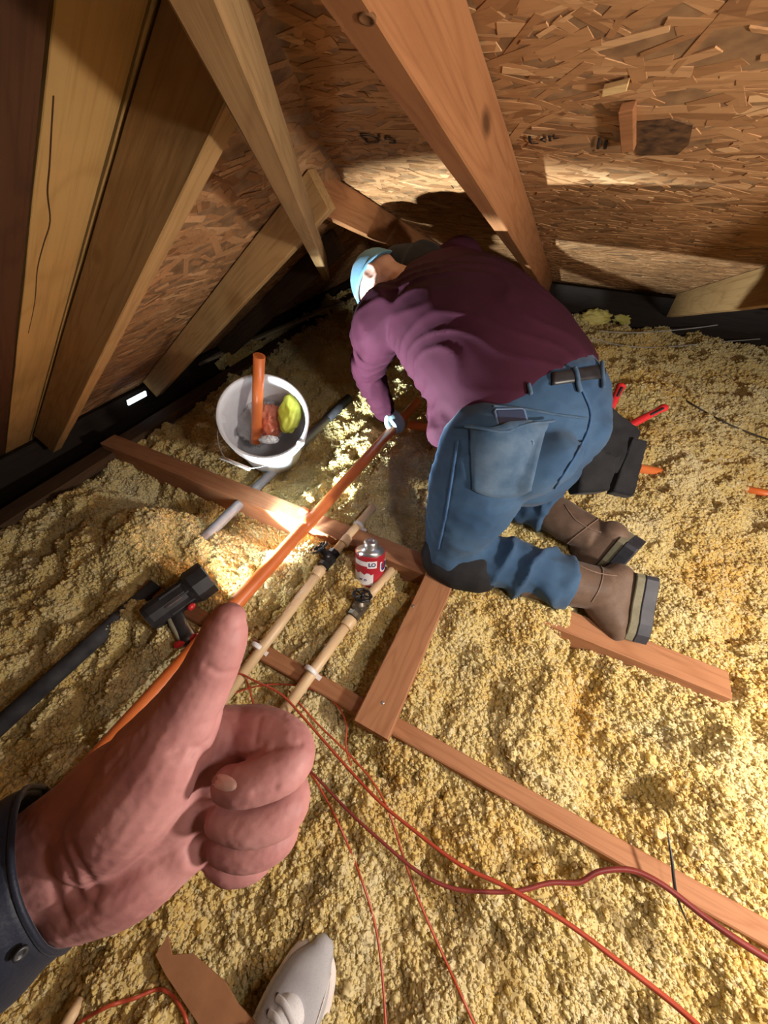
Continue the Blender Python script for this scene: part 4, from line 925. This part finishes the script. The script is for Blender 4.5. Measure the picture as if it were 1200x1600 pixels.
# gloves
def glove(w, e, grip, spread, name, flip=1):
    """hand at wrist w coming from elbow e, fingers wrapping the pipe around grip"""
    mb = MB(); d = unit(grip-w); n = unit(spread); up_ = unit(np.cross(d, n))
    palm = w*0.35+grip*0.65+A3(0, 0, 0.018)
    loft(mb, cr([w+unit(e-w)*0.035, w, w*0.5+palm*0.5, palm], 3), [(0.033, 0.030)]*3+[(0.032, 0.026)]*3+[(0.040, 0.020)]*3+[(0.040, 0.016)], side=n, seg=14)
    for k in range(4):
        o = n*(0.030-0.020*k); L = (0.92, 1.0, 0.95, 0.78)[k]
        b0 = palm+o*0.95; b1 = b0+d*0.034*L+A3(0, 0, -0.004); b2_ = b1+d*0.014*L+A3(0, 0, -0.026*L); b3 = b2_-d*0.016*L+A3(0, 0, -0.018*L)
        loft(mb, cr([b0, b1, b2_, b3], 3), [0.0105]*3+[0.0098]*3+[0.0092]*3+[0.0082], seg=10)
    t0 = palm-d*0.02+n*0.030*flip; loft(mb, cr([t0, t0+n*0.020*flip+d*0.012-A3(0, 0, 0.014), t0+n*0.016*flip+d*0.034-A3(0, 0, 0.032)], 3), 0.0115, seg=10)
    return link('glove', smooth_union(mb, 0.0035, 2, 0.4), M['glove'], person)
GR_L = Z(622, 664, 0.105); glove(WR_L, EL_L, GR_L, od, 'glove', -1)
GR_R = Z(682, 682, 0.095); glove(WR_R, EL_R, GR_R, XP1-XP0, 'glove', 1)

# cap: a skull cap with a band and a short peak
mb = MB(); Nn = 26; vs_ = []; fs = []
for j in range(11):
    th = pi/2*0.02+(pi*0.50)*j/10
    for i in range(Nn):
        ph = 2*pi*i/Nn; r = 1.0+0.02*noise.noise(Vector((cos(ph)*3, sin(ph)*3, j*0.4)))
        vs_.append(head_pt(0.083*r*sin(th)*cos(ph), 0.004+0.101*r*sin(th)*sin(ph), 0.004+0.123*r*cos(th)))
for j in range(10):
    for i in range(Nn): fs.append((j*Nn+i, j*Nn+(i+1) % Nn, (j+1)*Nn+(i+1) % Nn, (j+1)*Nn+i))
fs.append(tuple(range(Nn))[::-1]); mb.add(vs_, fs)
cap_me = mb.mesh('cap'); capo = link('cap', cap_me, M['cap'], person); sd = capo.modifiers.new('thickness', 'SOLIDIFY'); sd.thickness = 0.004
mb = MB(); th = pi*0.505; loft(mb, [head_pt(0.0845*sin(th)*cos(a), 0.004+0.1025*sin(th)*sin(a), 0.004+0.123*cos(th)+0.004) for a in np.linspace(0, 2*pi, 40)], [(0.0025, 0.007)]*40, side=[LH*cos(a)+FH*sin(a) for a in np.linspace(0, 2*pi, 40)], seg=8, cap=None); mb.build('cap_band', M['cap'], capo)

# phone in the back pocket
m_ph, nt, b = mat('phone glass', 0.12, 0.6); b.inputs['Base Color'].default_value = (0.03, 0.045, 0.09, 1)
c0 = on_cloth(BV, 797, 648, 0.001); xph = unit(on_cloth(BV, 826, 647, 0.005)-on_cloth(BV, 768, 650, 0.005)); yph = on_cloth(BV, 797, 640, 0.005)-on_cloth(BV, 797, 700, 0.005); yph = unit(yph-xph*(yph@xph)); zph = np.cross(xph, yph); zph = zph if zph@(_C-c0) > 0 else -zph
c0 = c0-yph*0.008
ph = thing('phone', 'phone in a clear case sticking out of the back pocket of the worker', 'phone', c0)
mb = MB(); box(mb, c0-yph*0.025, (xph*0.036, yph*0.045, zph*0.0042), 0.004); mb.build('phone_body', m_ph, ph)
mcase, nt, b = mat('clear case', 0.15, 0.6); b.inputs['Base Color'].default_value = (0.20, 0.30, 0.48, 1); b.inputs['Alpha'].default_value = 0.6
mb = MB()
fr_ = [(-1, -1), (-1, 0.9), (-0.88, 1), (0.88, 1), (1, 0.9), (1, -1)]; loft(mb, [c0-yph*0.025+xph*0.0375*a+yph*0.0465*b_ for a, b_ in fr_], 0.0034, seg=8); mb.build('phone_case', mcase, ph)

# tool pouch at the right hip
pz = A3(0, 0, 1)
def soft_box(mb, c, ax, bev): return box(mb, c, ax, bev)
def px_slab(mb, quad, thick, bev=0.01):
    P = [at(x, y, d) for x, y, d in quad]; back = [p+_D*thick+A3(0, 0, -0.01) for p in P]
    mb.add(P+back, [(3, 2, 1, 0), (4, 5, 6, 7), (0, 1, 5, 4), (1, 2, 6, 5), (2, 3, 7, 6), (3, 0, 4, 7)], False)
pouch = thing('tool_pouch', 'black canvas tool pouch hanging at the right hip of the worker', 'tool pouch', at(950, 700, 1.1))
mb = MB(); px_slab(mb, [(918, 600, 1.04), (1004, 672, 1.06), (968, 742, 1.09), (892, 742, 1.10)], 0.11)
me = smooth_union(mb, 0.008, 6, 0.6); c, n = co_no(me); c += n*np.array([0.009*noise.noise(Vector(p)*12)+0.004*noise.noise(Vector(p)*30) for p in c])[:, None]; set_co(me, c); pb_ = link('main_bag', me, M['canvas'], pouch)
mb = MB(); px_slab(mb, [(908, 690, 1.045), (972, 712, 1.05), (955, 768, 1.09), (905, 770, 1.10)], 0.07)
me = smooth_union(mb, 0.007, 5, 0.6); c, n = co_no(me); c += n*np.array([0.006*noise.noise(Vector(p)*14) for p in c])[:, None]; set_co(me, c); link('front_pocket', me, M['canvas'], pouch)
mb = MB(); px_slab(mb, [(990, 682, 1.05), (1014, 688, 1.06), (992, 776, 1.11), (958, 768, 1.11)], 0.035)
link('side_sleeve', smooth_union(mb, 0.006, 2, 0.5), M['canvas'], pouch)
for nm, a, b2, lab in (('hand_tool', (952, 640, 1.10), (970, 604, 1.10), 'short red tool handle tucked in the pouch next to the belt'), ('hand_tool', (985, 664, 1.10), (1037, 637, 1.10), 'long red tool handle sticking out of the pouch to the right')):
    h = thing(nm, lab, 'tool', at(*a)); p0, p1 = at(*a), at(*b2); mb = MB(); loft(mb, cr([p0, (p0+p1)/2, p1], 4), [(0.0125, 0.010)]*4+[(0.011, 0.009)]*4+[(0.014, 0.011)], seg=14); mb.build('grip', M['red_plastic'], h)
    mb = MB(); q = unit(p1-p0); loft(mb, [p0*0.45+p1*0.55-_D*0.009, p0*0.1+p1*0.9-_D*0.011], [(0.004, 0.003)]*2, seg=8); mb.build('grip_inlay', M['black'], h)

# ------------------------------------------------------------------ the photographer: raised thumb, sleeve, one shoe
phot = thing('person', 'person giving a thumbs up, bare left hand, navy sleeve and grey shoe showing', 'person', Z(450, 1560, 0.0))
mps, nt, b = mat('hand skin', 0.58, 0.28)
co = coords(nt)
n1 = N(nt, 'ShaderNodeTexNoise', Scale=38, Detail=4); nt.links.new(co, n1.inputs[0])
n2 = N(nt, 'ShaderNodeTexNoise', Scale=420, Detail=3); nt.links.new(co, n2.inputs[0])
cskin = ramp(nt, n1.outputs[0], [(0.32, (0.32, 0.135, 0.130)), (0.55, (0.40, 0.185, 0.175)), (0.75, (0.47, 0.235, 0.225))])
nt.links.new(cskin, b.inputs['Base Color']); b.inputs['Subsurface Weight'].default_value = 0.15; b.inputs['Subsurface Radius'].default_value = (0.008, 0.003, 0.002); b.inputs['Subsurface Scale'].default_value = 0.3
bump(nt, b, n2.outputs[0], 0.25, 0.0004)
S = 0.19/FPX
def hp(x, y, d): return at(x, y, d)
def chain(mb, pts, n=5, seg=18, flat=1.0):
    """pts = (px, py, distance, radius in photo pixels)"""
    c = cr(pts, n); loft(mb, [hp(*p[:3]) for p in c], [(p[3]*p[2]/FPX, p[3]*p[2]/FPX*flat) for p in c], side=_D if False else None, seg=seg)
mb = MB()
# forearm and palm: flattened, broad face towards the lens
fore = cr([(-300, 1600, 0.135), (-90, 1450, 0.168), (50, 1362, 0.187), (150, 1312, 0.190), (225, 1262, 0.192), (300, 1215, 0.197), (365, 1190, 0.203)], 4)
fr2 = cr([(100, 80), (100, 80), (92, 70), (108, 70), (122, 74), (118, 72), (92, 62)], 4)
loft(mb, [hp(*p) for p in fore], [(r[0]*p[2]/FPX, r[1]*p[2]/FPX) for r, p in zip(fr2, fore)], side=_U+_R*0.6, seg=26)
# heel of the hand and ball of the thumb
chain(mb, [(165, 1300, 0.180, 62), (215, 1245, 0.176, 72), (262, 1180, 0.176, 66), (292, 1120, 0.178, 52)])
chain(mb, [(140, 1385, 0.188, 62), (215, 1352, 0.186, 66), (285, 1310, 0.190, 52)])
# thumb
chain(mb, [(238, 1185, 0.180, 68), (285, 1120, 0.179, 54), (322, 1058, 0.177, 43), (343, 1012, 0.176, 39), (354, 978, 0.176, 33), (357, 968, 0.176, 27)], 6, 22)
# knuckle web between thumb and index
chain(mb, [(300, 1150, 0.188, 44), (345, 1146, 0.194, 40), (380, 1150, 0.199, 42)])
# curled fingers
chain(mb, [(352, 1150, 0.203, 42), (405, 1148, 0.196, 42), (449, 1170, 0.187, 41), (448, 1196, 0.179, 36), (412, 1216, 0.173, 34), (378, 1226, 0.171, 31), (357, 1226, 0.172, 27)], 6, 20)
chain(mb, [(360, 1225, 0.207, 40), (412, 1228, 0.200, 41), (446, 1244, 0.191, 38), (438, 1268, 0.183, 35), (400, 1284, 0.178, 33), (362, 1284, 0.177, 29), (346, 1280, 0.178, 26)], 6, 20)
chain(mb, [(352, 1275, 0.210, 38), (402, 1282, 0.204, 37), (432, 1294, 0.196, 35), (420, 1314, 0.188, 32), (385, 1326, 0.184, 30), (352, 1322, 0.184, 26), (340, 1316, 0.186, 23)], 6, 20)
chain(mb, [(340, 1310, 0.212, 34), (378, 1320, 0.207, 32), (402, 1330, 0.200, 30), (388, 1347, 0.194, 28), (360, 1352, 0.191, 26), (340, 1344, 0.191, 22)], 6, 20)
hand_me = smooth_union(mb, 0.0011, 5, 0.5, 'body')
c, n = co_no(hand_me); d = np.zeros(len(c))
def crease(pts, depth, width):
    P = np.array([hp(*p) for p in cr(pts, 5)])
    for i in range(0, len(c), 200000): pass
    best = np.full(len(c), 9.0)
    for q in P: best = np.minimum(best, np.linalg.norm(c-q, axis=1))
    d[:] -= depth*np.exp(-(best/width)**2)
HB = BVHTree.FromPolygons([v.co for v in hand_me.vertices], [tuple(p.vertices) for p in hand_me.polygons])
def on_hand(x, y, lift=0.0):
    h = HB.ray_cast(V(_C), V(unit(ray(x, y)))); p = np.array(h[0]) if h[0] is not None else at(x, y, 0.185)
    return p-unit(ray(x, y))*lift
def crease_px(pts, depth, width):
    P = [on_hand(*p) for p in cr(pts, 8)]; best = np.full(len(c), 9.0)
    for q in P: best = np.minimum(best, np.linalg.norm(c-q, axis=1))
    d[:] -= depth*np.exp(-(best/width)**2)
for pts in ([(88, 1300), (104, 1350), (120, 1400), (142, 1420)], [(108, 1310), (124, 1350), (150, 1395)], [(70, 1330), (84, 1390), (102, 1440)]): crease_px(pts, 0.0012, 0.0028)
for pts in ([(322, 1040), (345, 1052), (368, 1050)], [(352, 1118), (362, 1150), (352, 1182)], [(345, 1112), (330, 1150), (300, 1180)], [(405, 1122), (398, 1160)], [(430, 1165), (470, 1162)], [(400, 1240), (430, 1232)], [(392, 1180), (410, 1165)], [(268, 1178), (300, 1168), (326, 1178)]): crease_px(pts, 0.0008, 0.0018)
crease_px([(318, 1190), (312, 1240), (305, 1290), (312, 1335)], 0.0022, 0.004)
for i in range(len(c)):
    q = Vector(c[i]); d[i] += 0.00022*noise.noise(q*90)+0.0002*noise.noise(q*300)
c += n*d[:, None]; set_co(hand_me, c)
link('body', hand_me, mps, phot)
HB = BVHTree.FromPolygons([v.co for v in hand_me.vertices], [tuple(p.vertices) for p in hand_me.polygons])
m_nail, nt, b = mat('finger nail', 0.28, 0.5); b.inputs['Base Color'].default_value = (0.62, 0.40, 0.36, 1)
def nail(cx, cy, rx, ry, rot, parent):
    mb = MB(); vs_ = []; K = 18
    for r in (0.0, 0.55, 0.9, 1.0):
        for k in range(K):
            a = 2*pi*k/K; x, y = rx*r*cos(a), ry*r*sin(a)
            vs_.append(on_hand(cx+x*cos(rot)-y*sin(rot), cy+x*sin(rot)+y*cos(rot), 0.0007*(1-r**4)+0.0001))
    mb.add(vs_, [(i*K+k, i*K+(k+1) % K, (i+1)*K+(k+1) % K, (i+1)*K+k) for i in range(3) for k in range(K)]); return mb.build('finger_nail', m_nail, parent)
nail(350, 1223, 21, 13, 0.3, phot)

# sleeve
M['navy'] = cloth('navy coated cloth', (0.006, 0.008, 0.017), (0.011, 0.014, 0.027), 9, 0.55, 420, 0.3)
mb = MB(); sl = cr([(-700, 1900, 0.10), (-330, 1630, 0.132), (-130, 1485, 0.160), (0, 1398, 0.178), (78, 1350, 0.189)], 5)
sr = cr([(300, 280), (215, 195), (172, 150), (148, 125), (132, 108)], 5)
rings = []; seg = 40; vs_ = []; sd_ = _U+_R*0.62
for i, (p, r) in enumerate(zip(sl, sr)):
    P = hp(*p); t = hp(*sl[min(i+1, len(sl)-1)])-hp(*sl[max(i-1, 0)]); t = unit(t); s = unit(sd_-t*(sd_@t)); w = np.cross(t, s)
    for k in range(seg):
        a = 2*pi*k/seg; f_ = 1+0.06*noise.noise(Vector((cos(a)*1.6, sin(a)*1.6, i*0.35)))+0.012*sin(i*1.5+2*a)
        vs_.append(P+(s*cos(a)*r[0]+w*sin(a)*r[1])*p[2]/FPX*f_)
mb.add(vs_, [(i*seg+k, i*seg+(k+1) % seg, (i+1)*seg+(k+1) % seg, (i+1)*seg+k) for i in range(len(sl)-1) for k in range(seg)])
slo = mb.build('jacket_sleeve', M['navy'], phot); so_ = slo.modifiers.new('thickness', 'SOLIDIFY'); so_.thickness = 0.0035; so_.offset = -1
SB = BVHTree.FromPolygons([Vector(v) for v in mb.v], mb.f)
cuff = [np.array(mb.v[(len(sl)-1)*seg+k]) for k in range(seg)]; cuff.append(cuff[0])
q = MB(); loft(q, cuff, 0.0014, seg=8, cap=None); q.build('cuff_hem', M['navy'], slo)
def on_sleeve(x, y, lift):
    h = SB.ray_cast(V(_C), V(unit(ray(x, y)))); p = np.array(h[0]) if h[0] is not None else at(x, y, 0.17); nn = np.array(h[1]) if h[0] is not None else -_D
    if nn@ray(x, y) > 0: nn = -nn
    return p+nn*lift, nn
p, nn = on_sleeve(66, 1446, 0.0036); q = MB(); lathe(q, [(0.0052, -0.001), (0.0052, 0.0012), (0.0035, 0.0026), (0.0008, 0.003)], p, nn, 20); q.build('snap_button', noisy('snap metal', (0.16, 0.17, 0.22), (0.26, 0.27, 0.33), 9, 0.22, 0.6, 0, metal=0.8), slo)
p, nn = on_sleeve(28, 1482, 0.0036); q = MB(); lathe(q, [(0.0026, -0.001), (0.0026, 0.0004), (0.0014, 0.0003), (0.0010, -0.0006)], p, nn, 18); q.build('button_hole', M['black'], slo)
p, nn = on_sleeve(58, 1248, 0.0); q = MB(); aa = _U*0.55+_R*0.3
ringp = [p+nn*0.004+(_R*cos(a)*0.009+_U*sin(a)*0.011) for a in np.linspace(0, 2*pi, 25)]; loft(q, ringp, 0.0018, seg=8, cap=None); q.build('cuff_loop', M['navy'], slo)

# shoe
TOE = Z(506, 1472, 0.03); HEEL = Z(408, 1668, 0.03); sdv = unit((HEEL-TOE)*A3(1, 1, 0)); slat = A3(-sdv[1], sdv[0], 0); zz = A3(0, 0, 1)
SP = lambda a, b_, h: A3(TOE[0], TOE[1], -0.012)+sdv*a+slat*b_+zz*h
M['shoe_grey'] = cloth('grey knit shoe upper', (0.36, 0.36, 0.385), (0.44, 0.44, 0.465), 16, 0.8, 800, 0.35)
M['shoe_white'] = noisy('off white rubber', (0.62, 0.57, 0.54), (0.70, 0.65, 0.62), 20, 0.55, 0.4, 0.1, 160)
M['shoe_lace'] = cloth('white lace', (0.60, 0.60, 0.62), (0.70, 0.70, 0.72), 30, 0.8, 500, 0.3)
PROF = [(0.000, 0.010, 0.0), (0.012, 0.030, 0.002), (0.035, 0.042, 0.004), (0.07, 0.049, 0.006), (0.10, 0.050, 0.006), (0.15, 0.043, 0.004), (0.20, 0.036, 0.0), (0.25, 0.036, -0.002), (0.285, 0.028, -0.002), (0.295, 0.012, -0.002)]
def outline(g): 
    P = cr([(a, w+g, o) for a, w, o in PROF], 4); return [(a, o+w) for a, w, o in P]+[(a, o-w) for a, w, o in P[::-1]]
def slab2(nm, h0, h1, g0, g1, m, par):
    mb = MB(); A_ = outline(g0); B_ = outline(g1); k = len(A_); vs_ = [SP(a, b_, h0) for a, b_ in A_]+[SP(a, b_, (h0+h1)/2) for a, b_ in outline(max(g0, g1)+0.001)]+[SP(a, b_, h1) for a, b_ in B_]
    fs = [(i*k+j, i*k+(j+1) % k, (i+1)*k+(j+1) % k, (i+1)*k+j) for i in range(2) for j in range(k)]+[tuple(range(k))[::-1], tuple(2*k+j for j in range(k))]
    mb.add(vs_, fs); return mb.build(nm, m, par)
mb = MB()
up = cr([(0.010, 0.022, 0.040, 0.012), (0.04, 0.040, 0.052, 0.026), (0.08, 0.047, 0.060, 0.034), (0.12, 0.044, 0.076, 0.046), (0.16, 0.039, 0.094, 0.060), (0.20, 0.035, 0.10, 0.066), (0.25, 0.034, 0.10, 0.066), (0.285, 0.022, 0.09, 0.055)], 4)
loft(mb, [SP(a, 0.004, 0.028+h*0.30) for a, w, h, t in up], [(w, h*0.55) for a, w, h, t in up], side=slat, seg=24)
sm_ = smooth_union(mb, 0.004, 4)
shoe = link('shoe', sm_, M['shoe_grey'], phot)
slab2('sole', 0.0, 0.030, -0.002, 0.003, M['shoe_white'], shoe)
slab2('toe_rand', 0.030, 0.040, 0.003, -0.003, M['shoe_white'], shoe)
UB = bvh_of(sm_)
def on_shoe(a, b_, lift):
    h = UB.ray_cast(V(SP(a, b_, 0.4)), Vector((0, 0, -1))); p = np.array(h[0]) if h[0] is not None else SP(a, b_, 0.06); nn = np.array(h[1]) if h[0] is not None else zz
    return p+nn*lift
mb = MB(); G = [[on_shoe(0.060+0.012*abs(u)**2+0.17*v, 0.004+u*(0.022+0.004*v), 0.006*(1-abs(u)**3)) for u in np.linspace(-1, 1, 11)] for v in np.linspace(0, 1, 14)]
k = 11; vs_ = [p for r in G for p in r]; mb.add(vs_+[p-zz*0.012 for p in vs_], [(j*k+i, j*k+i+1, (j+1)*k+i+1, (j+1)*k+i) for j in range(13) for i in range(10)]+[(i, k*14+i, k*14+i+1, i+1) for i in range(10)]+[(j*k, (j+1)*k, k*14+(j+1)*k, k*14+j*k) for j in range(13)]+[(j*k+10, k*14+j*k+10, k*14+(j+1)*k+10, (j+1)*k+10) for j in range(13)])
mb.build('tongue', M['shoe_lace'], shoe)
for i, a in enumerate((0.080, 0.096, 0.114, 0.132)):
    mb = MB(); loft(mb, cr([on_shoe(a, 0.004-0.028, 0.002), on_shoe(a-0.004, 0.004-0.012, 0.008), on_shoe(a+0.002, 0.004+0.012, 0.008), on_shoe(a+0.006, 0.004+0.028, 0.002)], 4), [(0.0045, 0.0018)]*13, side=sdv, seg=8); mb.build('lace', M['shoe_lace'], shoe)
for sg in (-1, 1):
    for a in (0.078, 0.096):
        q = MB(); lathe(q, [(0.0028, -0.001), (0.0028, 0.001), (0.0014, 0.0008)], on_shoe(a, 0.004+sg*0.030, 0.001), zz, 10); q.build('eyelet', M['black'], shoe)
mb = MB(); loft(mb, cr([on_shoe(0.02+0.11*t, 0.004+(0.028+0.014*sin(t*2.2)), 0.001) for t in np.linspace(0, 1, 6)], 3), 0.0012, seg=6); mb.build('stitching', M['shoe_white'], shoe)
# trouser leg rising from the shoe out of the frame
M['trouser'] = cloth('dark trouser cloth', (0.02, 0.022, 0.028), (0.04, 0.042, 0.05), 9, 0.9, 700, 0.25)
mb = MB(); loft(mb, [SP(0.235, 0, 0.09), SP(0.26, 0, 0.20), SP(0.29, 0, 0.34), SP(0.27, 0.02, 0.48)], [0.062, 0.066, 0.074, 0.085], seg=22)
link('trouser_leg', smooth_union(mb, 0.008, 3), M['trouser'], phot)
